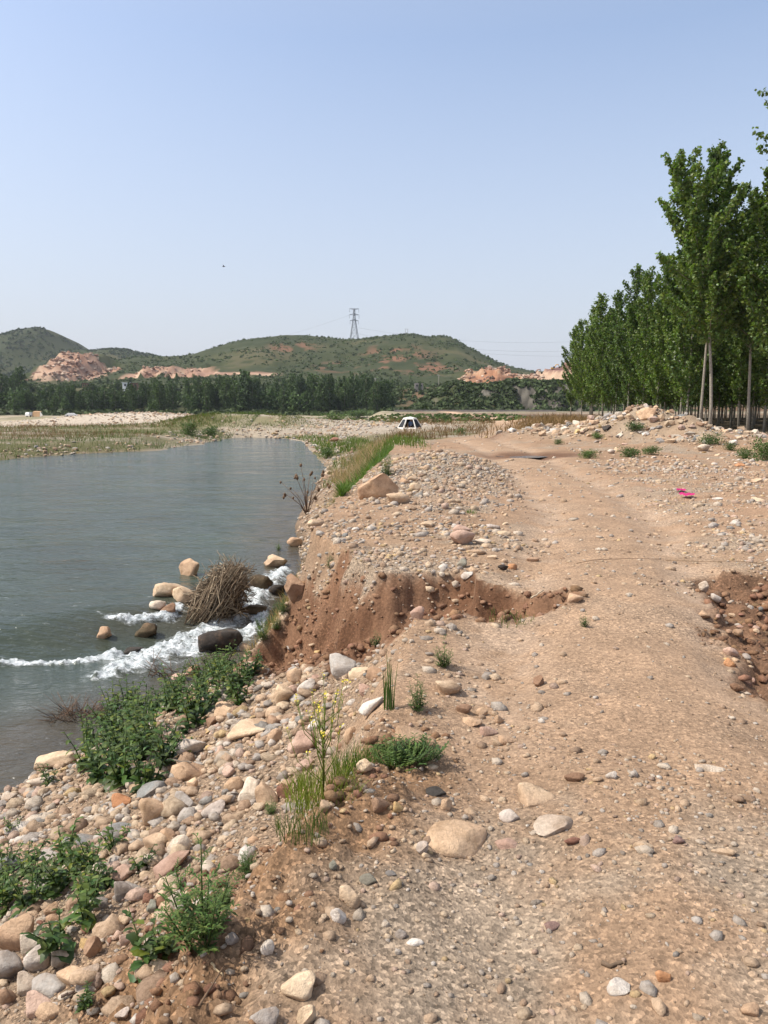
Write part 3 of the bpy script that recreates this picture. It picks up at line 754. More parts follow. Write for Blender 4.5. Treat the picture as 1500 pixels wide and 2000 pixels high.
ST = [
 # the track
 (898, 1635, 134, 64, 'tan', 'r', 'largest smooth flat tan stone embedded in the near track', .38),
 (1040, 1553, 88, 55, 'cream', 'a', 'cream triangular flat stone embedded just beyond the large tan one', .40),
 (1085, 1612, 80, 40, 'pale', 'a', 'pale flat stone half buried right of the large tan one', .42),
 (998, 1593, 44, 28, 'white', 'r', 'small greyish white stone between the three large embedded stones', .3),
 (872, 1343, 66, 40, 'cream', 'a', 'cream angular block on the track edge beside two small green plants', .25),
 (800, 1446, 98, 50, 'tan', 'a', 'tan brown rock sticking up behind the low mat of green leaves', .25),
 (906, 1387, 30, 24, 'brown', 'r', 'round brown cobble heading the cluster on the track edge', .2),
 (921, 1409, 40, 24, 'tan', 'r', 'broad tan cobble in the middle of the cluster on the track edge', .25),
 (953, 1429, 40, 26, 'pink', 'r', 'dusty pinkish cobble sunk below the cluster on the track edge', .35),
 (990, 1447, 42, 24, 'tan', 'r', 'curved finger shaped tan stone right of the cobble cluster', .25),
 (975, 1407, 20, 26, 'tan', 'r', 'small upright tan cobble at the right of the cobble cluster', .2),
 (943, 1392, 26, 20, 'tan', 'r', 'small light brown cobble touching the cluster from above', .2),
 (1123, 1520, 38, 22, 'brown', 'r', 'brown cobble lying alone with its shadow in mid track', .2),
 (1195, 1517, 24, 17, 'white', 'r', 'small white pebble right of the lone brown cobble', .25),
 (855, 1547, 46, 22, 'dark', 'r', 'dark brown oblong cobble left of the embedded cream stones', .25),
 (873, 1576, 24, 28, 'tan', 'r', 'upright tan pebble below the dark oblong cobble', .2),
 (742, 1577, 40, 34, 'brown', 'r', 'brown cobble set in the loose brown soil of the bank top', .2),
 (635, 1578, 24, 38, 'cream', 'r', 'cream upright cobble at the foot of the grassy yellow flowered plant', .15),
 (776, 1580, 22, 24, 'ochre', 'r', 'ochre pebble right of the brown cobble in loose soil', .2),
 (1255, 1652, 48, 28, 'cream', 'a', 'cream lump half sunk in the middle of the track', .35),
 (1415, 1666, 46, 16, 'cream', 'r', 'thin cream stone lying flat near the right edge', .3),
 (1385, 1502, 58, 14, 'pale', 'r', 'long pale stone flush with the track near the right edge', .4),
 (1207, 1930, 52, 28, 'white', 'r', 'oblong greyish white stone near the bottom of the track', .25),
 (1294, 1908, 32, 28, 'orange', 'a', 'orange stone near the bottom right of the track', .25),
 (1467, 1977, 38, 26, 'tan', 'r', 'round tan stone in the bottom right corner', .2),
 (990, 1648, 50, 22, 'pink', 'a', 'flat pink stone touching the right end of the large tan stone', .42),
 (1116, 1643, 44, 17, 'red', 'a', 'dark red flat stone below the pale half buried one', .4),
 (1080, 1810, 38, 20, 'purple', 'r', 'purple brown pebble flush with the lower track', .38),
 (1325, 1643, 26, 20, 'purple', 'r', 'dull purple pebble right of the cream lump', .3),
 (682, 1755, 46, 52, 'cream', 'a', 'cream jagged stone with purple shadow on the bank top', .2),
 (658, 1787, 36, 30, 'white', 'a', 'white chip leaning on the cream jagged stone', .25),
 (722, 1717, 40, 24, 'green', 'r', 'grey green flat pebble right of the cream jagged stone', .35),
 (652, 1693, 18, 26, 'green', 'r', 'dark green upright pebble on the bank top', .2),
 (522, 1853, 28, 36, 'white', 'r', 'white egg shaped stone on the brown soil face', .2),
 (456, 1838, 30, 24, 'grey', 'r', 'grey cobble near the top of the brown soil face', .2),
 (540, 1781, 18, 16, 'blue', 'r', 'small slate blue pebble on the brown soil face', .2),
 (587, 1925, 72, 54, 'cream', 'r', 'cream blocky stone at the bottom of the soil face', .3),
 (520, 1992, 62, 44, 'grey', 'r', 'grey round stone cut by the bottom edge', .25),
 (600, 1985, 40, 54, 'cream', 'a', 'cream stone cut by the bottom edge right of the grey one', .3),
 (782, 1825, 24, 34, 'grey', 'r', 'pale grey upright pebble on the lower track', .3),
 (766, 1707, 26, 12, 'blue', 'r', 'bluish thin pebble below the large tan stone', .3),
 (826, 1660, 26, 26, 'white', 'a', 'white angular chip beside the large tan stone', .2),
 (833, 1674, 20, 16, 'cream', 'a', 'cream small chip below the white angular chip', .2),
 (810, 1842, 34, 15, 'white', 'r', 'whitish flat pebble right of the pale grey upright one', .3),
 # middle of the track
 (1122, 1169, 36, 26, 'tan', 'r', 'round tan orange stone on the track right of the gully head', .3),
 (817, 1201, 28, 36, 'pink', 'r', 'pinkish upright stone on the near lip of the gully', .2),
 (905, 1053, 52, 38, 'pink', 'a', 'pink boulder heading the stone scatter beyond the gully', .2),
 (900, 1034, 40, 20, 'pink', 'r', 'salmon stone behind the pink boulder', .25),
 (835, 1024, 28, 15, 'cream', 'r', 'cream oval stone left of the pink boulder', .25),
 (912, 1126, 26, 18, 'white', 'r', 'white knobbly stone on the far lip of the gully', .2),
 (903, 1103, 22, 24, 'green', 'a', 'greenish grey pointed stone above the white knobbly one', .2),
 (924, 1114, 20, 14, 'cream', 'r', 'cream pebble between the green grey and white stones', .2),
 (930, 1080, 44, 13, 'tan', 'a', 'tan flat slab below the pink boulder', .35),
 (953, 1067, 26, 13, 'cream', 'r', 'cream loaf shaped stone right of the pink boulder', .25),
 (944, 1058, 32, 14, 'pale', 'r', 'pale stone leaning on the cream loaf shaped one', .25),
 (986, 1042, 28, 12, 'cream', 'r', 'cream long stone with dark shadow right of the scatter', .25),
 (962, 1028, 28, 14, 'white', 'a', 'white rough stone at the top of the scatter', .25),
 (962, 1089, 20, 12, 'cream', 'r', 'cream pebble right of the tan flat slab', .25),
 (983, 1110, 22, 14, 'dark', 'a', 'blackish brown stone above the gully channel', .2),
 (1002, 1108, 22, 16, 'orange', 'r', 'light orange stone beside the blackish one above the gully', .25),
 (1042, 1094, 26, 13, 'brown', 'r', 'brown oval stone alone right of the scatter', .2),
 (1054, 1334, 24, 24, 'brown', 'a', 'brown angular stone on mid track beside the tyre line', .2),
 (1397, 1168, 22, 18, 'white', 'a', 'white hooked chip lying in the dark pit', .15),
 (1375, 1148, 22, 30, 'pale', 'r', 'pale rounded stone at the left rim of the pit', .2),
 (1375, 1202, 26, 18, 'tan', 'r', 'tan cobble at the left slope of the pit', .2),
 (1432, 1277, 36, 20, 'pink', 'a', 'pinkish broad stone in the rubble of the pit', .25),
 (1425, 1297, 26, 20, 'orange', 'r', 'orange brown stone in the rubble of the pit', .2),
 (1440, 1345, 30, 22, 'brown', 'a', 'rusty brown clod at the near rim of the pit', .2),
 # bank edge boulders
 (742, 957, 84, 74, 'tan', 'b', 'largest tan boulder standing at the bank edge beside green grass', .12),
 (775, 976, 56, 32, 'cream', 'a', 'cream sloping slab adjoining the largest boulder', .25),
 (806, 936, 22, 14, 'cream', 'r', 'cream stone topping the small pile behind the largest boulder', .15),
 (790, 941, 20, 14, 'tan', 'r', 'tan stone in the small pile behind the largest boulder', .15),
 (812, 953, 24, 20, 'cream', 'r', 'upright cream stone right of the largest boulder', .2),
 (618, 1022, 38, 22, 'cream', 'a', 'cream rock on the bank edge below the dead thistle', .2),
 (578, 1062, 34, 26, 'tan', 'a', 'tan rock above the waterfall on the bank edge', .2),
 (540, 1098, 50, 36, 'cream', 'b', 'cream boulder at the head of the small waterfall', .2),
 (580, 1150, 52, 74, 'brown', 'b', 'brown crumbling conglomerate block beside the small waterfall', .2),
 (653, 860, 22, 12, 'red', 'a', 'rust red rock among grass on the far bank bend', .2),
 # rubble on the bank
 (665, 1310, 66, 56, 'grey', 'a', 'large grey angular rock at the top of the bank rubble', .15),
 (700, 1315, 48, 30, 'cream', 'r', 'cream stone tucked right of the large grey angular rock', .2),
 (554, 1364, 42, 56, 'cream', 'r', 'cream white waisted stone standing in the bank rubble', .12),
 (601, 1346, 40, 34, 'white', 'r', 'whitish grey round stone below the large grey angular rock', .15),
 (578, 1325, 32, 36, 'tan', 'r', 'tan lumpy stone at the foot of the gully mouth', .15),
 (614, 1323, 30, 12, 'pink', 'r', 'reddish flat stone above the whitish grey round one', .2),
 (572, 1346, 24, 18, 'pink', 'a', 'pink brown wedge between the cream white and grey stones', .2),
 (437, 1388, 70, 32, 'tan', 'a', 'tan flat topped block beside the green weeds', .2),
 (484, 1425, 96, 42, 'cream', 'r', 'long pinkish cream stone lying across the bank rubble', .22),
 (534, 1411, 30, 22, 'brown', 'r', 'chestnut brown cobble at the end of the long cream stone', .15),
 (535, 1440, 34, 34, 'tan', 'r', 'tan cobble below the chestnut brown one', .2),
 (500, 1385, 14, 28, 'tan', 'r', 'narrow tan stone standing on end left of the cream white one', .1),
 (450, 1400, 14, 16, 'grey', 'r', 'small light grey pebble beside the tan flat topped block', .15),
 (413, 1412, 32, 26, 'brown', 'r', 'brown tilted cobble below the tan flat topped block', .15),
 (405, 1430, 30, 14, 'ochre', 'r', 'olive yellow flat pebble below the brown tilted cobble', .2),
 (378, 1460, 66, 46, 'white', 'a', 'cracked greyish white rock beside a dock leaf', .22),
 (362, 1508, 80, 48, 'tan', 'a', 'tan flat faced rock with a small stick across it', .2),
 (377, 1534, 22, 32, 'tan', 'r', 'tan loaf stone leaning on the ash covered rock', .1),
 (355, 1570, 52, 38, 'grey', 'a', 'grey rock powdered with white ash', .15),
 (300, 1592, 60, 64, 'tan', 'r', 'big tan potato shaped stone in front of the ash covered rock', .15),
 (325, 1633, 34, 26, 'tan', 'a', 'tan triangular stone below the big potato shaped one', .15),
 (490, 1556, 56, 64, 'pale', 'a', 'big pale speckled rock split in two at the bank middle', .2),
 (518, 1556, 46, 56, 'cream', 'a', 'cream split half leaning on the big pale speckled rock', .2),
 (555, 1549, 34, 36, 'red', 'a', 'brick red crumbly stone right of the big split rock', .2),
 (455, 1535, 40, 34, 'tan', 'r', 'tan brown stone with a pink side above the split rock', .15),
 (449, 1509, 28, 24, 'pink', 'r', 'pink cobble above the tan brown stone', .15),
 (420, 1583, 52, 38, 'white', 'r', 'white half buried stone left of the big split rock', .3),
 (232, 1567, 48, 30, 'orange', 'a', 'orange stone at the edge of the weeds near the water', .15),
 (298, 1545, 60, 34, 'blue', 'a', 'blue grey slate slab lying below the weeds', .3),
 (305, 1652, 52, 50, 'cream', 'r', 'cream stone below the tan triangular one', .2),
 (348, 1655, 48, 46, 'pale', 'r', 'pinkish pale stone right of the cream one below the ash rock', .2),
 (330, 1690, 84, 40, 'pink', 'r', 'long pinkish stone tilted down the bank', .2),
 (245, 1705, 48, 32, 'pink', 'r', 'pink egg shaped stone among the lower weeds', .15),
 (730, 1378, 60, 36, 'white', 'a', 'white sharp edged slab pointing down the bank beside the reed tuft', .2),
 (592, 1458, 62, 52, 'pink', 'a', 'pink block behind the yellow flowered plant', .2),
 (614, 1420, 28, 24, 'white', 'a', 'white chip above the pink block', .2),
 (715, 1502, 36, 28, 'cream', 'r', 'cream stone left of the low mat of green leaves', .2),
 (597, 1497, 36, 26, 'pink', 'r', 'rose cobble below the pink block', .2),
 (683, 1438, 30, 36, 'tan', 'r', 'tan oblong stone right of the yellow flowered plant', .2),
 (712, 1348, 36, 28, 'pink', 'a', 'pink flat stone above the white sharp edged slab', .3),
 (735, 1318, 44, 32, 'tan', 'r', 'tan long stone behind the reed tuft', .25),
 # lower left corner
 (35, 1832, 84, 68, 'tan', 'r', 'largest tan smooth boulder at the left edge below the weeds', .15),
 (62, 1855, 50, 54, 'pale', 'r', 'pale grey boulder right of the largest tan smooth one', .15),
 (78, 1878, 56, 52, 'white', 'r', 'white boulder half hidden by dock leaves', .15),
 (15, 1897, 60, 60, 'grey', 'r', 'grey brown boulder cut by the left edge', .15),
 (95, 1930, 74, 56, 'grey', 'a', 'long grey furrowed rock in the lower left corner', .15),
 (50, 1925, 54, 44, 'pale', 'a', 'pale rock left of the long grey furrowed one', .2),
 (140, 1910, 62, 44, 'tan', 'r', 'tan dirt capped rock right of the long grey one', .25),
 (178, 1908, 44, 34, 'pale', 'r', 'pale stone joined to the tan dirt capped rock', .25),
 (120, 1875, 52, 36, 'pale', 'r', 'light stone under the leaning dock plant', .2),
 (166, 1846, 32, 28, 'ochre', 'r', 'yellow stone beside the leaning dock plant', .15),
 (182, 1856, 34, 44, 'brown', 'a', 'brown slaty stone right of the yellow one', .15),
 (70, 1967, 62, 48, 'pink', 'a', 'pinkish conglomerate rock near the lower left corner', .2),
 (92, 1980, 50, 32, 'tan', 'r', 'tan stone cut by the bottom edge in the lower left', .2),
 (12, 1955, 40, 44, 'brown', 'a', 'brown rock in the extreme lower left', .2),
 (240, 1745, 40, 56, 'grey', 'r', 'grey cream mottled rock high in the lower weeds', .15),
 (240, 1795, 26, 56, 'cream', 'r', 'cream narrow stone below the grey mottled rock', .2),
 (243, 1838, 24, 50, 'pink', 'r', 'pinkish narrow stone below the cream narrow one', .2),
 (324, 1773, 34, 20, 'cream', 'r', 'cream almond shaped stone left of the feathery plant', .15),
 (314, 1750, 24, 18, 'cream', 'r', 'cream round pebble above the almond shaped stone', .15),
 (298, 1776, 24, 32, 'green', 'a', 'green grey wedge beside the almond shaped stone', .2),
 (102, 1780, 30, 24, 'tan', 'r', 'tan round stone seen through the lower weeds', .15),
 (150, 1643, 90, 44, 'blue', 'a', 'broad blue grey slate outcrop in the lower bank', .4),
 (225, 1620, 76, 40, 'blue', 'a', 'dark slate slab right of the broad outcrop', .4),
 (18, 1690, 60, 46, 'blue', 'a', 'dark slate rock at the left edge', .3),
 (90, 1672, 60, 30, 'grey', 'a', 'grey green slab between the slate rocks', .4),
 (240, 1980, 30, 20, 'white', 'r', 'white small stone near the bottom left', .2),
 # water's edge and river
 (104, 1490, 98, 46, 'cream', 'b', "large cream block at the water's edge left of the weeds", .15),
 (82, 1526, 66, 28, 'pale', 'a', 'pale slab under the large cream block', .25),
 (15, 1556, 34, 22, 'pale', 'r', "pale stone at the water's edge by the left margin", .2),
 (372, 1112, 48, 46, 'tan', 'b', 'tan boulder behind the heap of drift reeds', .2),
 (320, 1153, 76, 38, 'cream', 'b', 'flat cream boulder in the river left of the reed heap', .25),
 (356, 1162, 50, 40, 'cream', 'a', 'cream boulder between the flat one and the reed heap', .2),
 (309, 1183, 32, 20, 'pale', 'r', 'small pale rock in the river below the flat boulder', .2),
 (330, 1192, 34, 24, 'brown', 'r', 'brown wet rock left of the reed heap base', .2),
 (416, 1256, 108, 52, 'dark', 'b', 'long dark grey rock in front of the rapids', .15),
 (287, 1236, 48, 34, 'wet', 'a', 'dark brown wet block in the rapids', .2),
 (203, 1240, 32, 30, 'tan', 'a', 'thin tan tilted rock farthest out in the rapids', .2),
 (545, 1154, 40, 26, 'dark', 'a', 'black wet rock beside the conglomerate block', .2),
 (487, 1192, 84, 30, 'wet', 'b', 'mossy brown wet rock dividing the waterfall', .2),
 (508, 1137, 46, 40, 'wet', 'a', 'dark wet rock between the reed heap and waterfall', .15),
 (258, 1272, 44, 14, 'dark', 'r', 'low black rock awash in the foam', .25),
 (352, 1322, 34, 22, 'pink', 'a', 'pink rock behind the weeds beside the rapids', .2),
 (378, 1312, 28, 22, 'brown', 'a', 'brown rock behind the weeds beside the rapids', .2),
 (478, 1266, 24, 20, 'cream', 'a', 'cream stone right of the long dark rock', .2),
 (560, 1205, 22, 22, 'cream', 'r', 'cream stone at the top of the gully mouth', .2),
 # mound at the right
 (1266, 812, 42, 32, 'tan', 'b', 'largest tan boulder crowning the rubble mound', .15),
 (1262, 797, 11, 10, 'white', 'a', 'small white block standing on the crowning boulder', .0),
 (1291, 816, 14, 13, 'cream', 'a', 'cream block right of the crowning boulder', .15),
 (1232, 815, 20, 12, 'cream', 'a', 'cream flat block left of the crowning boulder', .2),
 (1212, 819, 16, 12, 'cream', 'a', 'cream cube shaped rock left along the mound crest', .2),
 (1187, 836, 20, 10, 'dark', 'a', 'brown overhung rock on the left face of the mound', .2),
 (1155, 837, 14, 11, 'cream', 'a', 'cream rock on the far left arm of the mound', .2),
 (1060, 848, 16, 11, 'cream', 'a', 'cream rock at the far left foot of the mound', .2),
 (1375, 877, 26, 18, 'pale', 'a', 'pale pointed rock at the foot of the tall poplar', .2),
 (1379, 865, 18, 12, 'white', 'a', 'whitish rock behind the pale pointed rock', .2),
 (1433, 866, 18, 12, 'white', 'a', 'white rock among weeds between two tall trunks', .2),
 (1480, 940, 24, 12, 'cream', 'a', 'cream oblong stone near the right edge beyond the pit', .25),
 (1402, 975, 20, 9, 'white', 'r', 'white flat stone right of the magenta scraps', .25),
 (1478, 976, 30, 10, 'cream', 'a', 'cream slab at the right edge beyond the pit', .3),
 (1446, 909, 20, 10, 'orange', 'a', 'orange flat rock at the right berm', .25),
 (1310, 862, 22, 11, 'cream', 'r', 'cream rock low on the front of the mound', .2),
 (1195, 883, 16, 12, 'white', 'a', 'white rock beside the weeds in front of the mound', .2),
 (1206, 880, 16, 12, 'cream', 'r', 'cream rock right of the white one in front of the mound', .2),
]
for e in ST:
    px, py, w, h, colr, kind, label, bury = e
    nm = 'boulder' if kind == 'b' or w > 64 else 'stone'
    o = put_stone(px, py, w, h, colr, kind, label, min(.44, bury + .07), name=nm)
    if 'tilted' in label or 'pointing down' in label: o.rotation_euler[1] += -.35

# cobbles of the bank and track one can still count, each of its own
def zone(x, y):
    if y < 5 and x > float(np.interp(y, YC, XC)): return 'near track'
    if x > float(np.interp(y, YC, XC)) and y < 10: return 'track by the gully'
    if x > float(np.interp(y, YC, XC)) and y < 22: return 'gravel hump'
    if y < 22: return 'river bank rubble'
    if x > 5: return 'rubble mound by the poplars'
    return 'far bank'
WORDS = dict(cream='cream', tan='tan', pale='pale', white='white', grey='grey', blue='blue grey', pink='pink', red='dark red', brown='brown', orange='orange', green='green grey', ochre='ochre')
CH = ['cream'] * 6 + ['tan'] * 6 + ['pale'] * 4 + ['pink'] * 3 + ['grey'] * 3 + ['white'] * 2 + ['blue', 'brown', 'brown', 'brown', 'red', 'ochre']
cobN = 0
def free(x, y, r):
    return all((x - q[0]) ** 2 + (y - q[1]) ** 2 > (q[2] * .75 + r * .7) ** 2 for q in PLACED)
def cobble(px, py, wpx):
    global cobN
    p, d = hit(px, py)
    a = wpx * d / F / 2
    if not free(p.x, p.y, a): return False
    zw_ = float(zwater(np.array([p.x]), np.array([p.y]))[0])
    if p.z < zw_ + .01 and p.y < 80: return False
    z = zone(p.x, p.y); c = random.choice(CH)
    o = mobj('cobble', random.choice(SMALL if p.y < 22 else SMALL[8:]))
    b = a * random.uniform(.6, .95); cc = a * random.uniform(.4, .75)
    o.scale = (a, b, cc); o.rotation_euler = (random.uniform(-.3, .3), random.uniform(-.3, .3), random.uniform(0, 6.28))
    o.location = (p.x, p.y, p.z + cc * .18)
    k = random.uniform(.85, 1.12); o.color = (*[v * k for v in PAL[c]], 1)
    tag(o, f'{WORDS[c]} cobble lying loose on the {z}', 'stone', f'loose {WORDS[c]} cobbles of the {z}')
    PLACED.append((p.x, p.y, a)); cobN += 1
    return True
def in_poly(px, py, poly):
    s = False
    for (x1, y1), (x2, y2) in zip(poly, poly[1:] + poly[:1]):
        if (y1 > py) != (y2 > py) and px < (x2 - x1) * (py - y1) / (y2 - y1) + x1: s = not s
    return s
REG = [([(0, 1560), (330, 1480), (520, 1400), (640, 1300), (740, 1290), (640, 1520), (470, 1700), (260, 1900), (80, 2000), (0, 2000)], 120, 16, 34),
       ([(560, 1240), (700, 1280), (640, 1330), (560, 1330)], 8, 14, 22), ([(600, 1040), (1000, 1000), (1000, 1120), (700, 1080)], 26, 11, 20),
       ([(1400, 1200), (1495, 1180), (1495, 1340), (1430, 1350)], 16, 14, 26), ([(1030, 840), (1200, 820), (1300, 840), (1350, 880), (1490, 900), (1490, 925), (1200, 895)], 42, 7, 16)]
for poly, n, s0, s1 in REG:
    xs_ = [q[0] for q in poly]; ys_ = [q[1] for q in poly]; k = 0; tries = 0
    while k < n and tries < n * 8:
        tries += 1
        px, py = random.uniform(min(xs_), max(xs_)), random.uniform(min(ys_), max(ys_))
        if in_poly(px, py, poly) and cobble(px, py, s0 + (s1 - s0) * random.random() ** 1.8): k += 1

# gravel: uncountable pebbles, real geometry, joined
def pebbles(X, Y, S, cols, name, sink=.3, sub=1, flat=False):
    V0, F0 = ICO[sub]
    N = len(X)
    Z = height(X, Y)
    sc = S[:, None] * np.stack([rng.uniform(.75, 1.25, N), rng.uniform(.55, 1.0, N), rng.uniform(.35, .75, N)], 1)
    a = rng.uniform(0, 6.28, N); ca, sa = np.cos(a), np.sin(a)
    J = V0[None] * (1 + rng.uniform(-.26, .26, (N, len(V0), 1)) * (1.5 if flat else 1))
    J = J * sc[:, None, :]
    tlt = rng.uniform(-.4, .4, N)
    zx = J[..., 0] * np.cos(tlt)[:, None] - J[..., 2] * np.sin(tlt)[:, None]; zz_ = J[..., 0] * np.sin(tlt)[:, None] + J[..., 2] * np.cos(tlt)[:, None]
    W = np.stack([zx * ca[:, None] - J[..., 1] * sa[:, None], zx * sa[:, None] + J[..., 1] * ca[:, None], zz_], -1)
    W[..., 0] += X[:, None]; W[..., 1] += Y[:, None]; W[..., 2] += (Z + sc[:, 2] * (1 - 2 * sink))[:, None]
    Fs = (F0[None] + (np.arange(N) * len(V0))[:, None, None]).reshape(-1, 3)
    return mobj(name, mesh_np(name, W.reshape(-1, 3), Fs, M['pebble'], not flat, np.repeat(cols, len(V0), 0)))
PC = np.array([PAL[c] for c in ['cream'] * 5 + ['tan'] * 8 + ['pale'] * 5 + ['pink'] * 3 + ['grey'] * 5 + ['blue'] + ['white'] * 2 + ['brown'] * 4 + ['ochre']])
def scatter(n, x0, x1, y0, y1, s0, s1, pw, dens, name, sat=1.0, sub=1, earth=None, flat=False):
    X = rng.uniform(x0, x1, n * 6); Y = np.sqrt(rng.uniform(y0 ** 2, y1 ** 2, n * 6)) if y1 / y0 < 4 else rng.uniform(y0, y1, n * 6)
    ok = np.abs(X - .0) < .56 * Y + 1.2
    X, Y = X[ok], Y[ok]
    Z, Pp = height(X, Y, True, True)
    d = dens(X, Y, Z, Pp)
    d = np.where((Z < zwater(X, Y) + .0) & (Y < 80) & ((X < Pp['xs'] + .4) & (Pp['dl'] < .5)), 0, d)
    k = rng.uniform(0, 1, len(X)) < d
    X, Y = X[k][:n], Y[k][:n]
    S = s0 + (s1 - s0) * rng.uniform(0, 1, len(X)) ** pw
    c = PC[rng.integers(0, len(PC), len(X))] * rng.uniform(.62, 1.08, (len(X), 1))
    dust = np.array((.40, .295, .205)); sat = sat * .72; c = c * sat + dust * (1 - sat)
    if earth: S = S * np.clip(.35 + .11 * Y, .4, 1)
    if earth: c = np.array(earth) * rng.uniform(.75, 1.2, (len(X), 1)) * (1 + rng.uniform(-.06, .06, c.shape))
    P2 = height(X, Y, False, True)[1]; track = (P2['t'] < 0) & (P2['hump'] < .1) & (P2['mounds'] < .1)
    o = pebbles(X, Y, S, c, name, sub=sub, flat=flat, sink=np.where(track, rng.uniform(.35, .52, len(X)), rng.uniform(.2, .42, len(X))))
    tag(o, kind='stuff')
    return o
def d_near(x, y, z, P):
    n = fbm(x * 1.6, y * 1.6, 401, 4)
    d = .42 + .75 * n
    d = d + .55 * sstep(.0, .25, P['t']) * (1 - P['gul']) + .6 * sstep(.03, .2, P['hump'])
    d = d - .10 * P['pit'] - .36 * P['gul']
    rut = np.exp(-((x - P['cx'] - .1) / 1.25) ** 4)
    return np.clip(d - .55 * rut * sstep(2.5, 5, y), .05, 1)
tag(scatter(17000, -3.2, 3.0, 1.3, 4.6, .0032, .016, 3.4, d_near, 'gravel', .85), 'small mixed gravel on the near track and bank', 'gravel')
tag(scatter(1500, -3.2, 3.0, 1.3, 4.4, .012, .034, 2.8, d_near, 'gravel', .95), 'coarse mixed pebbles on the near track and bank', 'gravel')
tag(scatter(10500, -5, 5.5, 4, 8.6, .009, .03, 3.2, d_near, 'gravel', .88), 'mixed gravel around the washed out gully', 'gravel')
tag(scatter(2300, -5, 5.5, 4, 10, .025, .06, 2.6, d_near, 'gravel', .95), 'coarse pebbles around the washed out gully', 'gravel')
tag(scatter(12500, -5, 9, 8, 19, .014, .045, 3.2, d_near, 'gravel', .92), 'pale gravel covering the hump beside the track', 'gravel')
tag(scatter(1500, -4, 9, 8, 22, .045, .10, 2.6, d_near, 'gravel', .97), 'coarse stones on the hump beside the track', 'gravel')
def d_bank(x, y, z, P):
    return np.clip(sstep(.10, .25, P['t']) * (1 - P['gul']) * (.55 + .9 * fbm(x * 1.2, y * 1.2, 402, 3)) * sstep(9.5, 7.5, y), 0, 1)
tag(scatter(900, -5.5, .5, 2.2, 9.5, .03, .085, 2.0, d_bank, 'rubble', 1.05, 2), 'mixed cream and grey stones of the bank rubble', 'rubble')
def d_earth(x, y, z, P):
    return np.clip(P['pit'] + .8 * P['gul'] + sstep(4.2, 3.2, y) * sstep(-.12, .02, P['t']) * sstep(.32, .2, P['t']), 0, 1) * (.35 + .6 * fbm(x * 2, y * 2, 403, 3))
tag(scatter(9000, -3, 4.5, 1.3, 9.8, .008, .06, 3.0, d_earth, 'soil_clods', 1.0, 1, (.265, .15, .088)), 'crumbly brown clods in the pit, gully and soil face', 'soil clods')
def d_mid(x, y, z, P):
    n = fbm(x * .6, y * .6, 411, 4)
    off = sstep(1.2, 2.8, np.abs(x - P['cx']))
    return (1 - np.exp(-(((x - 5.0) / 1.8) ** 2 + ((y - 25.3) / 1.3) ** 2) ** 2)) * np.clip((.12 + .7 * n) * (.12 + .88 * off) + .55 * sstep(.15, .5, P['mounds']) + .3 * sstep(.25, .6, P['t']), .02, 1)
tag(scatter(8500, -4, 22, 17, 46, .025, .085, 3.0, d_mid, 'gravel', .95), 'pale gravel on the middle track and mounds', 'gravel')
tag(scatter(700, 4, 24, 24, 40, .07, .24, 2.4, lambda x, y, z, P: sstep(.12, .5, P['mounds']) * .9, 'rubble', 1.35, 1, None, True), 'cream broken rubble covering the mound by the poplars', 'rubble')
def d_far(x, y, z, P):
    gr = np.exp(-((x + 31) / 15) ** 2 - ((y - 104) / 9) ** 2) + np.exp(-((x + 2) / 9) ** 2 - ((y - 86) / 9) ** 2) + .9 * sstep(.3, .9, P['t']) * (y < 78) * sstep(1.3, .9, P['t'])
    gr = gr + .9 * np.exp(-((np.abs(P['dl']) - 1) / 2.2) ** 2) * (y > 48) * (y < 80)
    return np.clip(gr * (.6 + .9 * fbm(x * .2, y * .2, 421, 3)), 0, 1)
tag(scatter(14000, -60, 14, 30, 125, .05, .22, 2.8, d_far, 'rubble', 1.15, 1, None, True), 'pale rubble along the far gravel bars', 'rubble')

# ------------------------------------------------------------------ reed heap, sticks, litter
hp = at_plane(425, 1208, -2.02)
heap = tag(empty('debris_heap', (hp[0], hp[1], -2.05)), 'brown heap of drift reeds and twigs caught on rocks in the rapids', 'debris heap')
def reed(mbx, p, d, L, r, c):
    d = np.array(d) / np.linalg.norm(d)
    m = np.array(p) + d * L * .5 + rng.normal(size=3) * L * .07
    mbx.tube([p, m, np.array(p) + d * L], [r, r * .9, r * .5], 4, c)
def reedcol():
    k = random.uniform(.55, 1.25)
    return tuple(k * v for v in random.choice([(.26, .20, .135), (.22, .16, .105), (.16, .115, .075), (.36, .285, .195), (.11, .08, .052)]))
core, _f = rock_shape(3, 8, .3, 777)
cm = mesh_np('matted_core', core * np.array([.36, .32, .50]) + np.array([.04, .05, .42]) + np.stack([.42 * core[:, 2] * .5, core[:, 0] * 0, core[:, 0] * 0], 1), _f, M['wood'], True, np.tile(np.array((.085, .058, .035)), (len(core), 1)))
mobj('matted_core', cm, heap)
mm = MB()
for i in range(900):
    u = rng.normal(size=3); u /= np.linalg.norm(u); u[2] = u[2] if u[2] > -.75 else .5
    p = np.array([.04, .05, .42 - .06 * abs(u[0])]) + u * np.array([.38, .33, .52]) * random.uniform(.85, 1.15) + np.array([.42 * u[2] * .5, 0, 0])
    d = np.array([.45, .10, .55]) + rng.normal(size=3) * np.array([.9, .6, .65])
    L = random.uniform(.12, .6)
    reed(mm, p - d / np.linalg.norm(d) * L * .5, d, L, random.uniform(.004, .010), reedcol())
mo = mm.build('matted_reeds', M['reed'], heap); mo['kind'] = 'stuff'
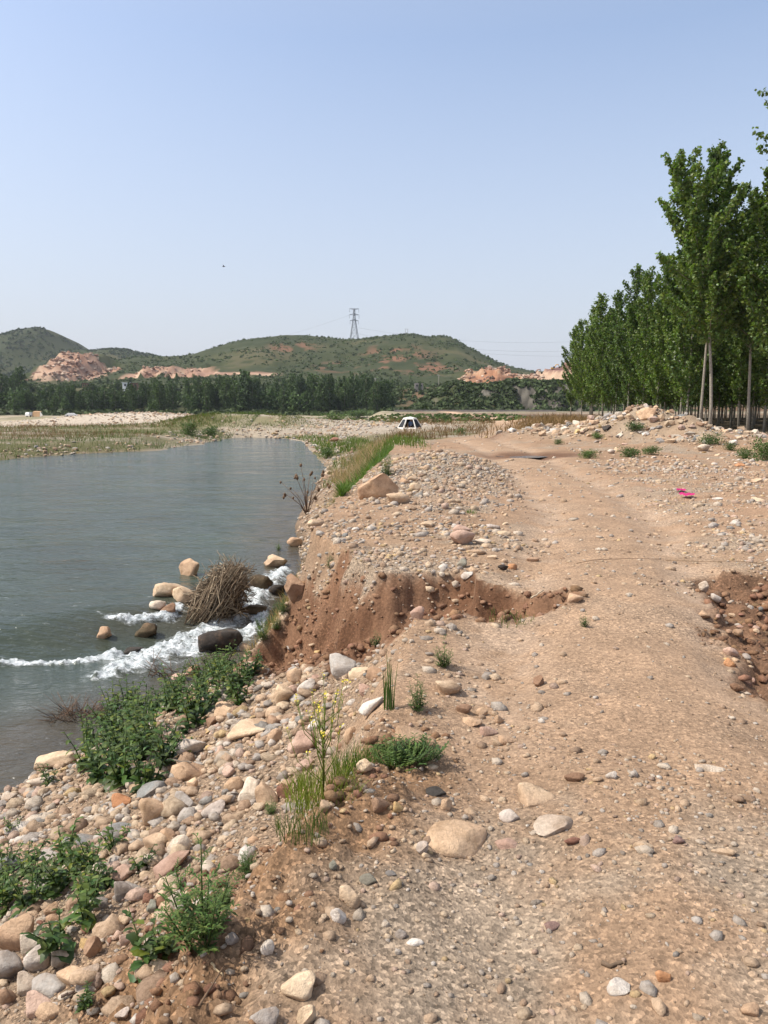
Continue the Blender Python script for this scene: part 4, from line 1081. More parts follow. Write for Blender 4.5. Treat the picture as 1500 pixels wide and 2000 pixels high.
for i in range(46):
    t = random.random()
    p = np.array([-.45 + .45 * t + random.uniform(-.1, .1), -.38 + random.uniform(-.1, .12), .0 + .1 * random.random()])
    d = np.array([.42 + random.uniform(-.3, .35), .10, .9])
    mbr = MB(); reed(mbr, p, d, random.uniform(.6, 1.25), random.uniform(.005, .012), tuple(1.15 * v for v in reedcol()))
    mbr.build('reed', M['reed'], heap)
def stick(px0, py0, px1, py1, r, label, c=(.13, .09, .06), lift=.02, name='stick'):
    a, _ = hit(px0, py0); b, _ = hit(px1, py1)
    n = 6; pts = []
    for i in range(n):
        q = a.lerp(b, i / (n - 1)); z = max(H1(q.x, q.y), q.z) + lift
        pts.append((q.x + random.uniform(-1, 1) * r * 1.5, q.y + random.uniform(-1, 1) * r * 1.5, z))
    m_ = MB(); m_.tube(pts, [r * (1 - .5 * i / n) for i in range(n)], 6, c)
    return tag(m_.build(name, M['wood']), label, 'stick')
stick(1183, 1887, 1222, 1882, .007, 'short dark stick lying on the bottom of the track', (.13, .09, .06), .004)
stick(1125, 1104, 1290, 1096, .004, 'long thin twig lying on the track left of the pit', (.20, .13, .08))
stick(1300, 1098, 1495, 1106, .004, 'long dry twig along the far rim of the pit', (.22, .15, .09))
stick(330, 1512, 372, 1520, .008, 'grey stick lying across the tan flat faced rock', (.17, .14, .11), .12)
stick(388, 1975, 440, 1905, .004, 'thin brown stalk on the lower soil face', (.16, .10, .06))
stick(412, 1895, 438, 1925, .004, 'pale straw on the lower soil face', (.40, .30, .18))
stick(1040, 1185, 1060, 1160, .008, 'pale root bent over the gully channel', (.45, .36, .25))
stick(120, 1955, 150, 1944, .007, 'small brown stick beside pale stones in the lower left', (.14, .10, .08))
for (px, py, w, lab) in [(1330, 962, 16, 'upper magenta cloth scrap on the track'), (1344, 972, 22, 'lower magenta cloth scrap on the track')]:
    p, d = hit(px, py); m_ = MB(); s = w * d / F
    n = 9; gx_, gy_ = np.meshgrid(np.linspace(-.5, .5, n), np.linspace(-.5, .5, n))
    gz_ = .10 * fbm(gx_ * 4 + px, gy_ * 4, 7, 3) * s * 2 + .05 * s + .05
    V = np.stack([gx_ * s * (1 + .5 * gy_) + p.x, gy_ * s * 1.6 + p.y + .35 * s * gx_, gz_ + p.z], -1).reshape(-1, 3)
    I = np.arange(n * n).reshape(n, n)
    m_.add(V, np.stack([I[:-1, :-1], I[:-1, 1:], I[1:, 1:], I[1:, :-1]], -1).reshape(-1, 4).tolist())
    tag(m_.build('cloth_scrap', M['magenta']), lab, 'litter')

# ------------------------------------------------------------------ plants near the camera
def gcol(a=.7, b=1.25, warm=.15):
    k = random.uniform(a, b); return (k * (1 + random.uniform(-warm, warm)), k, k * (1 - random.uniform(0, warm)))
def weed_mesh(seed, stems=5, hgt=.5, leaves=11, L=.13, W=.045, spread=.5):
    random.seed(seed); m_ = MB(); sb = MB()
    for s in range(stems):
        a = random.uniform(0, 6.28); ln = random.uniform(.1, spread); h_ = hgt * random.uniform(.6, 1.0)
        top = np.array([math.cos(a) * ln * h_, math.sin(a) * ln * h_, h_])
        base = np.array([math.cos(a) * .02, math.sin(a) * .02, -.02])
        sb.tube([base, (base + top) * .5 + np.array([0, 0, .03]), top], [.006, .005, .003], 4, (.85, .9, .7))
        for k in range(leaves):
            t = (k + .3) / leaves; p = base + (top - base) * t
            b = k * 2.4 + random.uniform(-.4, .4)
            el = random.uniform(.1, .9)
            d = (math.cos(b), math.sin(b), el)
            sz = (1.25 - .75 * t) * random.uniform(.75, 1.2)
            m_.leaf(p, d, (0, 0, 1), L * sz, W * sz * random.uniform(.6, 1.3), random.uniform(.25, .9), gcol(.5, 1.35, .25) if random.random() > .06 else (2.1, 1.5, .7), .26)
    return m_.mesh('leaves', M['weed']), sb.mesh('stems', M['weed'])
def feather_mesh(seed, hgt=.35, rad=.12, n=44, spiky=1.0):
    return feather_clump(seed, hgt, rad)
def feather_clump(seed, hgt, rad):
    random.seed(seed); m_ = MB(); sb = MB()
    for st_ in range(7):
        a0 = random.uniform(0, 6.28); h_ = hgt * (1 if st_ == 0 else random.uniform(.4, .85)); sp = (.02 if st_ == 0 else random.uniform(.05, .12))
        base = np.array([math.cos(a0) * sp * .4, math.sin(a0) * sp * .4, -.02]); top_ = np.array([math.cos(a0) * sp * 1.3, math.sin(a0) * sp * 1.3, h_])
        sb.tube([base, (base + top_) / 2, top_], [.004, .003, .0015], 4, (.8, .8, .6))
        for k in range(16):
            t = (k + .6) / 16; p = base + (top_ - base) * t; b = k * 2.4 + st_; r_ = .06 * (1.15 - .7 * t) * random.uniform(.7, 1.3)
            d = np.array([math.cos(b), math.sin(b), random.uniform(.3, 1.3)]); d /= np.linalg.norm(d); side = np.array([-math.sin(b), math.cos(b), 0])
            for j in range(5):
                q = p + d * r_ * (j + 1) / 5 * 1.2
                for s_ in (-1, 1):
                    m_.leaf(q, d * .6 + side * s_ * .8 + rng.normal(size=3) * .25, (0, 0, 1), r_ * .5, r_ * .14, .3, gcol(.55, 1.4, .25), 0, 2)
            m_.leaf(p, d, (0, 0, 1), r_ * 1.4, r_ * .12, .2, gcol(.7, 1.3), 0, 2)
    return m_.mesh('leaves', M['fern']), sb.mesh('stems', M['fern'])
def feather_mesh_single(seed, hgt=.35, rad=.12, n=44, spiky=1.0):
    """upright finely divided foliage"""
    random.seed(seed); m_ = MB(); sb = MB()
    sb.tube([(0, 0, -.02), (.01, 0, hgt * .5), (0, .01, hgt)], [.005, .004, .002], 4, (.8, .8, .6))
    for k in range(n):
        t = (k + .5) / n; b = k * 2.4; r = rad * (1.1 - .85 * t) * random.uniform(.8, 1.15)
        d = np.array([math.cos(b), math.sin(b), .55 * spiky]); d /= np.linalg.norm(d)
        p = np.array([0, 0, hgt * t * .95])
        side = np.array([-math.sin(b), math.cos(b), 0])
        for j in range(6):
            q = p + d * r * (j + 1) / 6 * 1.3
            for s_ in (-1, 1):
                dd = d * .5 + side * s_ * .9 + np.array([0, 0, .35])
                m_.leaf(q, dd, (0, 0, 1), r * .42 * (1.15 - .1 * j), r * .14, .2, gcol(.7, 1.3), 0, 2)
        m_.leaf(p, d, (0, 0, 1), r * 1.5, r * .09, .15, gcol(.8, 1.2), 0, 2)
    return m_.mesh('leaves', M['fern']), sb.mesh('stems', M['fern'])
def mat_mesh(seed, n=60, rad=.16):
    random.seed(seed); m_ = MB()
    for k in range(n):
        b = random.uniform(0, 6.28); rr = rad * math.sqrt(random.random())
        p = np.array([math.cos(b) * rr * 1.2, math.sin(b) * rr * .8, .005])
        d = np.array([math.cos(b) * .6 + random.uniform(-.5, .5), math.sin(b) * .6 + random.uniform(-.5, .5), random.uniform(.5, 1.4)]); d /= np.linalg.norm(d)
        L = random.uniform(.05, .10); side = np.cross(d, (0, 0, 1)); side /= np.linalg.norm(side) + 1e-9
        for j in range(5):
            q = p + d * L * (j + 1) / 5
            for s_ in (-1, 1):
                m_.leaf(q, d * .6 + side * s_, (0, 0, 1), L * .30, L * .10, .2, gcol(.7, 1.35), 0, 2)
        m_.leaf(p, d, (0, 0, 1), L * 1.1, L * .07, .1, gcol(.8, 1.2), 0, 2)
    return m_.mesh('leaves', M['fern'])
def tuft_mesh(seed, n=26, hgt=.35, r=.03, w=.007, lean=.25, col=(1, 1, 1)):
    global rng
    rs = rng; rng = np.random.default_rng(seed)
    a = rng.uniform(0, 6.28, n); q = r * np.sqrt(rng.uniform(0, 1, n))
    P_ = np.stack([np.cos(a) * q, np.sin(a) * q, np.full(n, -.01)], 1)
    V, Fs, C = blades(P_, hgt * rng.uniform(.5, 1, n), np.full(n, w), np.full(n, lean), np.array(col)[None] * rng.uniform(.6, 1.3, (n, 1)))
    rng = rs
    return V, Fs, C
def plant(name, parts, px, py, label, cat='plant', group=None, sc=1.0, rz=None, tilt=(0, 0), pos=None, dz=0):
    p = pos if pos is not None else hit(px, py)[0]
    e = empty(name, (p[0], p[1], p[2] + dz), random.uniform(0, 6.28) if rz is None else rz)
    e.rotation_euler[0] = tilt[0]; e.rotation_euler[1] = tilt[1]
    e.scale = (sc,) * 3
    for nm, me in parts: mobj(nm, me, e)
    return tag(e, label, cat, group)
WE = [weed_mesh(900 + i, 6, .42, 12, .13, .05, .7) for i in range(4)]
WL = [weed_mesh(950 + i, 4, .34, 9, .16, .062, .8) for i in range(3)]
FE = [feather_mesh(970 + i, .36, .12, 44) for i in range(3)]
def lst(t): return [('leaves', t[0]), ('stems', t[1])]
# patch A by the water, patch B below the rapids
k = 0
def patch(poly, n, lib, sc0, sc1, label, group, mind):
    pts = []; tries = 0
    xs_ = [q[0] for q in poly]; ys_ = [q[1] for q in poly]
    while len(pts) < n and tries < n * 40:
        tries += 1
        px, py = random.uniform(min(xs_), max(xs_)), random.uniform(min(ys_), max(ys_))
        if not in_poly(px, py, poly): continue
        p, d = hit(px, py)
        if all((p - q).length > mind for q in pts):
            pts.append(p.copy())
            plant('weed', lst(random.choice(lib)), 0, 0, label, 'weed', group, random.uniform(sc0, sc1), pos=p)
patch([(150, 1545), (165, 1490), (200, 1420), (235, 1375), (330, 1370), (400, 1390), (370, 1440), (330, 1500), (280, 1555)], 30, WE, .75, 1.2, "dense broad leaved green weed in the large patch by the water's edge", 'weeds of the large patch by the water', .20)
patch([(380, 1400), (390, 1330), (430, 1300), (490, 1310), (505, 1360), (460, 1385)], 15, WE, .7, 1.0, 'leafy green weed in the patch in front of the long dark rock', 'weeds in front of the long dark rock', .2)
patch([(500, 1245), (540, 1190), (565, 1190), (560, 1220), (520, 1255)], 9, FE, .5, .8, 'feathery green weed beside the waterfall at the gully mouth', 'feathery weeds beside the waterfall', .15)
patch([(0, 1790), (0, 1700), (60, 1700), (100, 1740), (60, 1800)], 9, WE, .5, .75, 'bushy weed among slate at the left edge', 'bushy weeds at the left edge', .16)
patch([(100, 1700), (180, 1690), (190, 1770), (120, 1790)], 8, WE, .5, .75, 'tall leafy weed in the middle of the lower stones', 'leafy weeds in the middle of the lower stones', .14)
plant('weed', lst(WL[0]), 120, 1860, 'dock plant with large grey green leaves leaning over white boulders', 'weed', sc=.75)
plant('weed', lst(WL[1]), 168, 1800, 'broad leaved dock right of the tan round stone', 'weed', sc=.7)
plant('weed', lst(WL[2]), 285, 1880, 'low dock plant at the foot of the brown soil face', 'weed', sc=.62)
plant('weed', lst(WE[1]), 322, 1868, 'small bushy weed with tiny yellow flowers on the soil face', 'weed', sc=.45)
plant('weed', lst(WL[1]), 205, 1735, 'single dock stem beside the pink egg shaped stone', 'weed', sc=.5)
plant('weed', lst(WE[2]), 225, 1665, 'grey green weed between slate slabs and the big tan stone', 'weed', sc=.55)
plant('weed', lst(WL[0]), 275, 1700, 'dock leaf cluster left of the long pinkish stone', 'weed', sc=.45)
plant('weed', lst(WE[3]), 30, 1630, 'small weed among pebbles near the left edge', 'weed', sc=.4)
plant('weed', lst(WL[2]), 372, 1476, 'single upright dock leaf in front of the cracked white rock', 'weed', sc=.4)
plant('weed', lst(WE[0]), 100, 1535, 'low weed on the bank beside the large cream block', 'weed', sc=.55)
plant('weed', lst(WE[2]), 165, 1975, 'low weed near the bottom left corner', 'weed', sc=.3)
plant('feathery_weed', lst(FE[0]), 395, 1832, 'tall feathery dark green plant on the edge of the soil face', 'weed', sc=.95, rz=0)
plant('feathery_weed', lst(FE[1]), 430, 1775, 'short feathery plant right of the tall feathery one', 'weed', sc=.55)
plant('feathery_weed', lst(FE[2]), 485, 1712, 'small sprawling plant on the bank above the feathery ones', 'weed', sc=.5)
plant('feathery_weed', lst(FE[0]), 530, 1588, 'tiny bright green plant below the big split rock', 'weed', sc=.3)
plant('feathery_weed', lst(FE[1]), 870, 1302, 'small feathery plant alone on the bank crest beyond the cream block', 'weed', sc=.55)
plant('feathery_weed', lst(FE[2]), 816, 1388, 'small feathery plant on the bank crest left of the cream block', 'weed', sc=.52)
plant('feathery_weed', lst(FE[0]), 1143, 1224, 'tiny plant alone in the middle of the track', 'weed', sc=.32)
plant('feathery_weed', lst(FE[1]), 732, 1262, 'small green sprig on the near wall of the gully', 'weed', sc=.4)
plant('feathery_weed', lst(FE[2]), 645, 1110, 'small green sprig on the bank above the conglomerate block', 'weed', sc=.5)
plant('feathery_weed', lst(FE[0]), 545, 1075, 'green sprig over the water above the waterfall', 'weed', sc=.6)
plant('feathery_weed', lst(FE[2]), 755, 930, 'green bush behind the largest tan boulder', 'weed', sc=1.6)
plant('feathery_weed', lst(FE[1]), 1265, 1100 if False else 1262, 'faint sprig', 'weed', sc=.01) if False else None
for i, (px, py, s) in enumerate([(770, 1496, 1.0), (812, 1486, .95)]):
    plant('ground_leaves', [('leaves', mat_mesh(1000 + i, 95, .085))], px, py, ['left half of the low bright green leaf mat on the bank crest', 'right half of the low bright green leaf mat on the bank crest'][i], 'weed', sc=s, rz=0)
def tuft(px, py, label, sc=1.0, seed=1, n=26, col=(1, 1, 1), hgt=.35, r=.03, mat='grass', lean=.25, cat='grass tuft'):
    V, Fs, C = tuft_mesh(seed, n, hgt * sc, r * sc, .007, lean, col)
    p, _ = hit(px, py)
    o = mobj('grass_tuft', mesh_np('grass_tuft', V, Fs, M[mat], True, C)); o.location = p
    return tag(o, label, cat)
tuft(760, 1385, 'upright green reed tuft on the bank crest', 1.0, 5, 22, (.75, .85, .8), .34, .03, lean=.10)
tuft(1000, 1218, 'sparse dark grass on the near lip of the gully', .8, 6, 60, (.8, .8, .7), .12, .22, lean=.6)
tuft(975, 1200, 'thin grass left of the sparse dark grass by the gully', .8, 7, 40, (.8, .8, .7), .10, .15, lean=.6)
tuft(920, 1003, 'tiny green tuft on the gravel hump', .8, 8, 40, (.9, 1.1, .6), .10, .10, lean=.6)
# yellow flowered mustard with fine grassy base
mroot = empty('mustard_plant', hit(632, 1560)[0])
tag(mroot, 'tall wispy yellow flowered plant with fine grassy base in the bank rubble', 'wildflower')
random.seed(5)
stm = MB(); FL = []; lv = MB()
main = [np.array([0, 0, -.02]), np.array([.0, .0, .18]), np.array([.01, 0, .34])]
stm.tube(main, [.004, .003, .002], 5, (1.1, .9, .6))
for k in range(34):
    t = random.uniform(.15, 1); p = np.array([0.005, 0, .34 * t]); a = random.uniform(0, 6.28)
    L = random.uniform(.12, .30); sp = random.uniform(.15, .6)
    tip = p + np.array([math.cos(a) * sp * L, math.sin(a) * sp * L, L * .85])
    mid = (p + tip) / 2 + np.array([math.cos(a) * sp * L * .22, math.sin(a) * sp * L * .22, -.02])
    stm.tube([p, mid, tip], [.0018, .0015, .001], 4, (1.6, 1.5, .7))
    for j in range(7):
        q = mid + (tip - mid) * random.uniform(.1, .95)
        lv.leaf(q, (random.uniform(-1, 1), random.uniform(-1, 1), random.uniform(.3, 1.2)), (0, 0, 1), random.uniform(.015, .035), .003, .1, gcol(.9, 1.4), 0, 2)
    flw = MB(); FL.append(flw)
    for j in range(5):
        q = tip + rng.normal(size=3) * .006
        flw.leaf(q, (random.uniform(-1, 1), random.uniform(-1, 1), .5), (0, 0, 1), .010, .008, .1, (1, 1, 1), 0, 2)
stm.build('stem', M['grass'], mroot); [f_.build('flower', M['flower'], mroot) for f_ in FL]; lv.build('leaves', M['grass'], mroot)
V, Fs, C = tuft_mesh(17, 420, .15, .16, .0035, .6, (1.25, 1.15, .7)); mobj('base_leaves', mesh_np('base_leaves', V, Fs, M['grass'], True, C), mroot)
V, Fs, C = tuft_mesh(18, 220, .15, .10, .0035, .5, (.9, 1.05, .6))
fg = mobj('grass_tuft', mesh_np('grass_tuft', V, Fs, M['grass'], True, C)); fg.location = hit(690, 1510)[0]; tag(fg, 'fine green tuft between the yellow flowered plant and the leaf mat', 'grass tuft')
V, Fs, C = tuft_mesh(19, 160, .10, .10, .003, .6, (.8, .85, .7))
fg = mobj('grass_tuft', mesh_np('grass_tuft', V, Fs, M['grass'], True, C)); fg.location = hit(592, 1625)[0]; tag(fg, 'thin grey green tuft below the yellow flowered plant', 'grass tuft')
# dead thistle over the river
tp, td = hit(600, 1005)
thistle = tag(empty('dead_thistle', tp), 'dead brown branching thistle with dry seed heads over the water', 'dead plant')
random.seed(9); sm = MB(); HEADS = []; s_ = td / F
TIPS = [(551, 943), (560, 965), (572, 955), (580, 930), (590, 912), (592, 938), (605, 930), (612, 942), (622, 960), (598, 968), (632, 925), (575, 978), (640, 950), (615, 975)]
root = np.array([0, 0, -.05])
for (px, py) in TIPS:
    tip = np.array([(px - 600) * s_, random.uniform(-.25, .25), (1005 - py) * s_ * 1.02])
    fork = np.array([tip[0] * .35 + random.uniform(-.03, .03), tip[1] * .3, tip[2] * .5])
    sm.tube([root, fork, tip], [.014, .010, .006], 5, (.15, .10, .07))
    n = random.randint(1, 3)
    for j in range(n):
        q = tip + rng.normal(size=3) * .035; q[2] -= .02 * j
        V, Fs = ICO[1]
        hd = MB(); HEADS.append(hd); hd.add(V * np.array([.036, .036, .055]) * random.uniform(.8, 1.3) * (1 + rng.uniform(-.25, .25, (len(V), 1))) + q, Fs.tolist(), tuple(np.array((.14, .085, .05)) * random.uniform(.7, 1.3)))
sm.build('stems', M['wood'], thistle); [h_.build('seed_head', M['wood'], thistle) for h_ in HEADS]
# brown brush at the water's edge and brush by the rapids
def brush(px, py, n, L, label, colr=(.14, .09, .06), w=1.0, r=.004):
    p, _ = hit(px, py); m_ = MB()
    for i in range(n):
        a = random.uniform(0, 6.28); b = np.array([random.uniform(-.5, .5) * w, random.uniform(-.3, .3) * w, 0])
        d = np.array([math.cos(a) * .9, math.sin(a) * .9, random.uniform(.15, .9)])
        ln = L * random.uniform(.4, 1); k = random.uniform(.6, 1.4)
        m_.tube([b, b + d * ln * .5, b + d * ln + rng.normal(size=3) * .04], [r, r * .8, r * .5], 3, tuple(k * v for v in colr))
    o = m_.build('dead_brush', M['wood']); o.location = p
    return tag(o, label, 'dead plant')
brush(165, 1398, 150, .30, "brown dead brush at the water's edge left of the large weed patch", w=.7)
brush(325, 1318, 26, .35, 'bare dark twigs beside the rapids behind the weeds', w=.5, r=.006)

# grass and dry growth on the far bank
def strip(name, label, cat, X, Y, hgt, wid, lean, colr, matn):
    Z = height(X, Y)
    ok = Z > np.where(Y < 80, zwater(X, Y) - .02, -99)
    X, Y, Z, hgt = X[ok], Y[ok], Z[ok], hgt[ok]
    N = len(X)
    V, Fs, C = blades(np.stack([X, Y, Z - .02], 1), hgt, wid * (.7 + .3 * Y / 20) * rng.uniform(.7, 1.3, N), np.full(N, lean), np.array(colr)[None] * rng.uniform(.6, 1.35, (N, 1)))
    o = mobj(name, mesh_np(name, V, Fs, M[matn], True, C))
    return tag(o, label, cat, None, 'stuff')
N = 9000; Y = rng.uniform(13, 30, N) ** 1.0; X = np.interp(Y, YC, XC) - rng.uniform(.05, .95, N) * (1.15 + .0 * Y) * sstep(12.6, 16, Y) + .05
strip('bank_grass', 'lush green grass down the bank beside the largest boulder', 'grass', X, Y, rng.uniform(.08, .30, N), .014, .9, (.60, .82, .42), 'grass')
N = 8000; Y = rng.uniform(17, 52, N); X = np.interp(Y, YC, XC) - rng.uniform(.1, 1.0, N) * (.8 + 1.6 * sstep(20, 34, Y)) - .35; k_ = fbm(X * 1.1, Y * .35, 437, 3) > -.12; X, Y = X[k_], Y[k_]; N = len(X)
strip('dry_grass', 'tan dry grass and stalks along the bank crest', 'grass', X, Y, rng.uniform(0, 1, N) ** 1.5 * .5 + .1, .009, .9, (1.15, 1.1, 1.08), 'dry')
N = 900; Y = rng.uniform(9.5, 13, N); X = np.interp(Y, YC, XC) - rng.uniform(.35, .95, N)
strip('dry_grass', 'dry stalks at the foot of the dead thistle', 'grass', X, Y, rng.uniform(.08, .3, N), .008, .7, (.95, .9, .7), 'dry')
N = 5000; Y = rng.uniform(28, 76, N); X = np.interp(Y, YS, XS) + rng.uniform(.3, 4.5, N)
k_ = fbm(X * .35, Y * .25, 431, 3) > .0
strip('bank_grass', 'green patches among stones on the far river bend', 'grass', X[k_], Y[k_], rng.uniform(.15, .5, N)[k_], .02, .5, (.75, .85, .5), 'grass')
N = 17000; Y = rng.uniform(42, 90, N); X = np.interp(Y, YL, XL) - rng.uniform(0, 1, N) ** 1.6 * 30 + .4
k_ = fbm(X * .13, Y * .25, 432, 3) > -.12
strip('marsh_grass', 'green and tan grass on the bar across the river', 'grass', X[k_], Y[k_], (rng.uniform(0, 1, N) ** 1.5 * .42 + .06)[k_], .017, .9, (.58, .70, .40), 'grass')
N = 14000; Y = rng.uniform(58, 96, N); X = np.interp(Y, YL, XL) - 4 - rng.uniform(0, 1, N) * 34
k_ = fbm(X * .11, Y * .2, 433, 3) > .05
strip('dry_grass', 'brown dead growth on the bar across the river', 'grass', X[k_], Y[k_], (rng.uniform(0, 1, N) ** 1.5 * .5 + .08)[k_], .017, .9, (.52, .42, .37), 'dry')
N = 9000; Y = rng.uniform(48, 135, N); X = np.interp(Y, [48, 70, 96, 135], [1.5, 6, 9, 12]) + rng.uniform(-1, 1, N) * np.interp(Y, [48, 70, 96, 135], [2.5, 5, 5, 22])
k_ = (np.abs(X - np.interp(Y, [0, 4, 11.6, 27, 40, 54, 75, 96, 140], [1.0, 1.35, 3.3, 4.4, 4.4, 7, 12.5, 16, 22])) > 2.2) & (fbm(X * .3, Y * .16, 436, 4) > .02)
strip('dry_weeds', 'brown dry weeds left of the track bend', 'grass', X[k_], Y[k_], (rng.uniform(0, 1, N) ** 2 * .75 + .12)[k_], .025, .8, (.62, .50, .44), 'dry')
N = 5000; Y = rng.uniform(40, 90, N); X = np.interp(Y, [40, 60, 90], [8.2, 13.5, 20.5]) + rng.normal(size=N) * np.interp(Y, [40, 60, 90], [1.2, 2.0, 2.5])
strip('dry_weeds', 'brown dry thistles right of the track in front of the poplars', 'grass', X, Y, rng.uniform(0, 1, N) ** 2 * .8 + .15, .03, .8, (.62, .50, .38), 'dry')

N = 9000; X = -17.5 + rng.normal(size=N) * 5.5; Y = 88 + rng.normal(size=N) * 3.6
k_ = fbm(X * .3, Y * .3, 438, 3) > -.1
strip('mound_grass', 'short olive grass on the mound across the river', 'grass', X[k_], Y[k_], rng.uniform(.08, .32, N)[k_], .022, .8, (.72, .68, .42), 'grass')
# shrubs: loose leaf clumps
def shrub_mesh(seed, n=900, leaf=.07, r=.5, hgt=.7, matn='foliage', fine=False):
    global rng
    rs = rng; rng = np.random.default_rng(seed)
    nb = 14; ca = rng.uniform(0, 6.28, nb); cr = r * rng.uniform(.1, .8, nb); ch = hgt * rng.uniform(.15, .85, nb)
    k = rng.integers(0, nb, n)
    u = rng.normal(size=(n, 3)) * np.array([r * .30, r * .30, hgt * .16])
    P_ = np.stack([np.cos(ca[k]) * cr[k], np.sin(ca[k]) * cr[k], ch[k]], 1) + u
    P_[:, 2] = np.abs(P_[:, 2])
    V, Q = quads(P_, leaf * rng.uniform(.6, 1.3, n))
    c = np.repeat(rng.uniform(.65, 1.35, n)[:, None] * np.array([[1, 1, 1]]), 4, 0)
    rng = rs
    return mesh_np('leaves', V, Q, M[matn], False, c)
def shrub_stem(seed, r=.5, hgt=.7):
    random.seed(seed); m_ = MB()
    for i in range(7):
        a = i * .9; m_.tube([(0, 0, -.05), (math.cos(a) * r * .3, math.sin(a) * r * .3, hgt * .4), (math.cos(a) * r * .6, math.sin(a) * r * .6, hgt * .8)], [.012, .009, .004], 4, (.13, .10, .07))
    return m_.mesh('stem', M['wood'])
SH = [shrub_mesh(1100 + i) for i in range(4)]; SS = shrub_stem(3); SHN = [shrub_mesh(1120 + i, 1100, .06, .5, .7, 'weed') for i in range(4)]
def shrub(px, py, w, h, label, mat=None, group=None, dY=None):
    p, d = hit(px, py); s = w * d / F; hh = h * d / F
    e = empty('shrub', p, random.uniform(0, 6.28)); e.scale = (s / 1.0, s / 1.0, hh / .75)
    mobj('leaves', random.choice(SHN), e); mobj('stem', SS, e)
    return tag(e, label, 'shrub', group)
for px, py, w, h, lab in [
    (372, 850, 42, 26, 'bright green shrub at the foot of the grassy mound across the river'), (412, 852, 40, 20, 'second green shrub right of the bright one at the grassy mound'),
    (640, 895, 34, 24, 'green shrub on stones at the river bend'), (650, 820, 60, 14, 'long green shrub row left of the white tent'), (700, 818, 60, 14, 'green shrub between the river and the white tent'),
    (815, 822, 24, 14, 'green shrub just right of the white tent'), (870, 822, 30, 14, 'green shrub on the scrub plain behind the tent'), (900, 848, 26, 12, 'green weeds at the left edge of the far track'),
    (1150, 895, 44, 16, 'green weeds at the near foot of the rubble mound left of the white rock'), (1230, 893, 50, 20, 'green weed clump at the front centre of the rubble mound'), (1272, 888, 36, 18, 'green weed clump right of centre at the mound front'),
    (1165, 858, 24, 14, 'small green weed on the left face of the mound'), (1240, 845, 34, 20, 'olive weed growing below the crowning boulder'), (1385, 868, 40, 24, 'green weed at the base of the tall poplar'),
    (1425, 880, 26, 18, 'green weed beside the whitish berm rocks'), (1488, 900, 50, 44, 'yellow green bush at the right edge under the poplars'), (1455, 895, 40, 22, 'yellow green weeds left of the right edge bush'), (1090, 868, 20, 10, 'tiny weed at the track edge by the mound')]:
    shrub(px, py, w, h, lab)

# ------------------------------------------------------------------ poplars
def poplar(seed, H=12.5, c0=.30, rmax=1.7, leaves=7000, nb=52, leaf=.15, trunk=.11, lean=(0, 0), extra=()):
    r = np.random.default_rng(seed); random.seed(seed)
    t_ = MB()
    def axis(t):
        return np.array([lean[0] * t ** 1.8 + .12 * math.sin(3 * t + seed), lean[1] * t ** 1.8 + .10 * math.cos(2.5 * t + seed), H * t])
    ks = np.linspace(0, 1, 9)
    t_.tube([axis(k) + (np.array([0, 0, -.3]) if k == 0 else 0) for k in ks], [trunk * (1.25 if k == 0 else 1) * (1 - .93 * k) + .008 for k in ks], 8, (.27, .24, .195))
    P_ = []; W_ = []
    for i in range(nb):
        t = c0 + (1 - c0) * ((i + r.uniform(0, 1)) / nb) ** 1.05
        s = (t - c0) / (1 - c0)
        L = rmax * (1.15 * (1 - s) ** .75 + .16) * (.55 + .45 * min(1, s / .12)) * r.uniform(.6, 1.2)
        a = i * 2.4 + r.uniform(-.5, .5)
        up = r.uniform(.75, 1.7)
        b0 = axis(t); d = np.array([math.cos(a), math.sin(a), up]); d /= np.linalg.norm(d)
        tip = b0 + d * L + np.array([0, 0, .12 * L])
        mid = b0 + d * L * .5 - np.array([0, 0, .05 * L])
        t_.tube([b0, mid, tip], [.022 * (1 - .6 * s), .014, .005], 4, (.27, .24, .19))
        P_.append((b0, mid, tip)); W_.append(L)
    P_.append((axis(.86), axis(.93), axis(1.0))); W_.append(rmax * .45)
    for (t, vec) in extra:
        b0 = axis(t); tip = b0 + np.array(vec); mid = (b0 + tip) / 2 + np.array([0, 0, -.1])
        t_.tube([b0, mid, tip], [.03, .02, .006], 5, (.27, .24, .19))
        P_.append((b0, mid, tip)); W_.append(rmax * .9)
    W_ = np.array(W_) / sum(W_)
    k = r.choice(len(P_), leaves, p=W_)
    A = np.array([p[0] for p in P_])[k]; Bm = np.array([p[1] for p in P_])[k]; Cc = np.array([p[2] for p in P_])[k]
    u = (r.uniform(0, 1, leaves) ** .75)[:, None]
    pos = (1 - u) ** 2 * A + 2 * u * (1 - u) * Bm + u ** 2 * Cc + r.normal(size=(leaves, 3)) * (np.array([.17, .17, .19]) * (1.15 - .75 * u))
    global rng
    rs = rng; rng = r
    nrm = r.normal(size=(leaves, 3)) * .8 + np.array([0, 0, .35])
    V, Q = quads(pos, leaf * r.uniform(.65, 1.25, leaves), nrm, 1.1)
    rng = rs
    c = np.repeat((r.uniform(.6, 1.4, leaves)[:, None]) * np.array([[1, 1, 1]]) * np.stack([r.uniform(.85, 1.25, leaves), np.ones(leaves), r.uniform(.7, 1.1, leaves)], 1), 4, 0)
    return t_.mesh('trunk', M['bark']), mesh_np('crown', V, Q, M['poplar'], False, c)
def tree(x, y, parts, label, group=None, rz=0.0, sc=(1, 1, 1), name='poplar_tree', dz=0.0, cat='tree'):
    e = empty(name, (x, y, H1(x, y) + dz), rz); e.scale = sc
    mobj('trunk', parts[0], e); mobj('crown', parts[1], e)
    return tag(e, label, cat, group)
PV = [poplar(1200 + i, 11.3, .15, 2.4, 9000, 42, .155, .06, (random.uniform(-.5, .3), random.uniform(-.3, .3))) for i in range(6)]
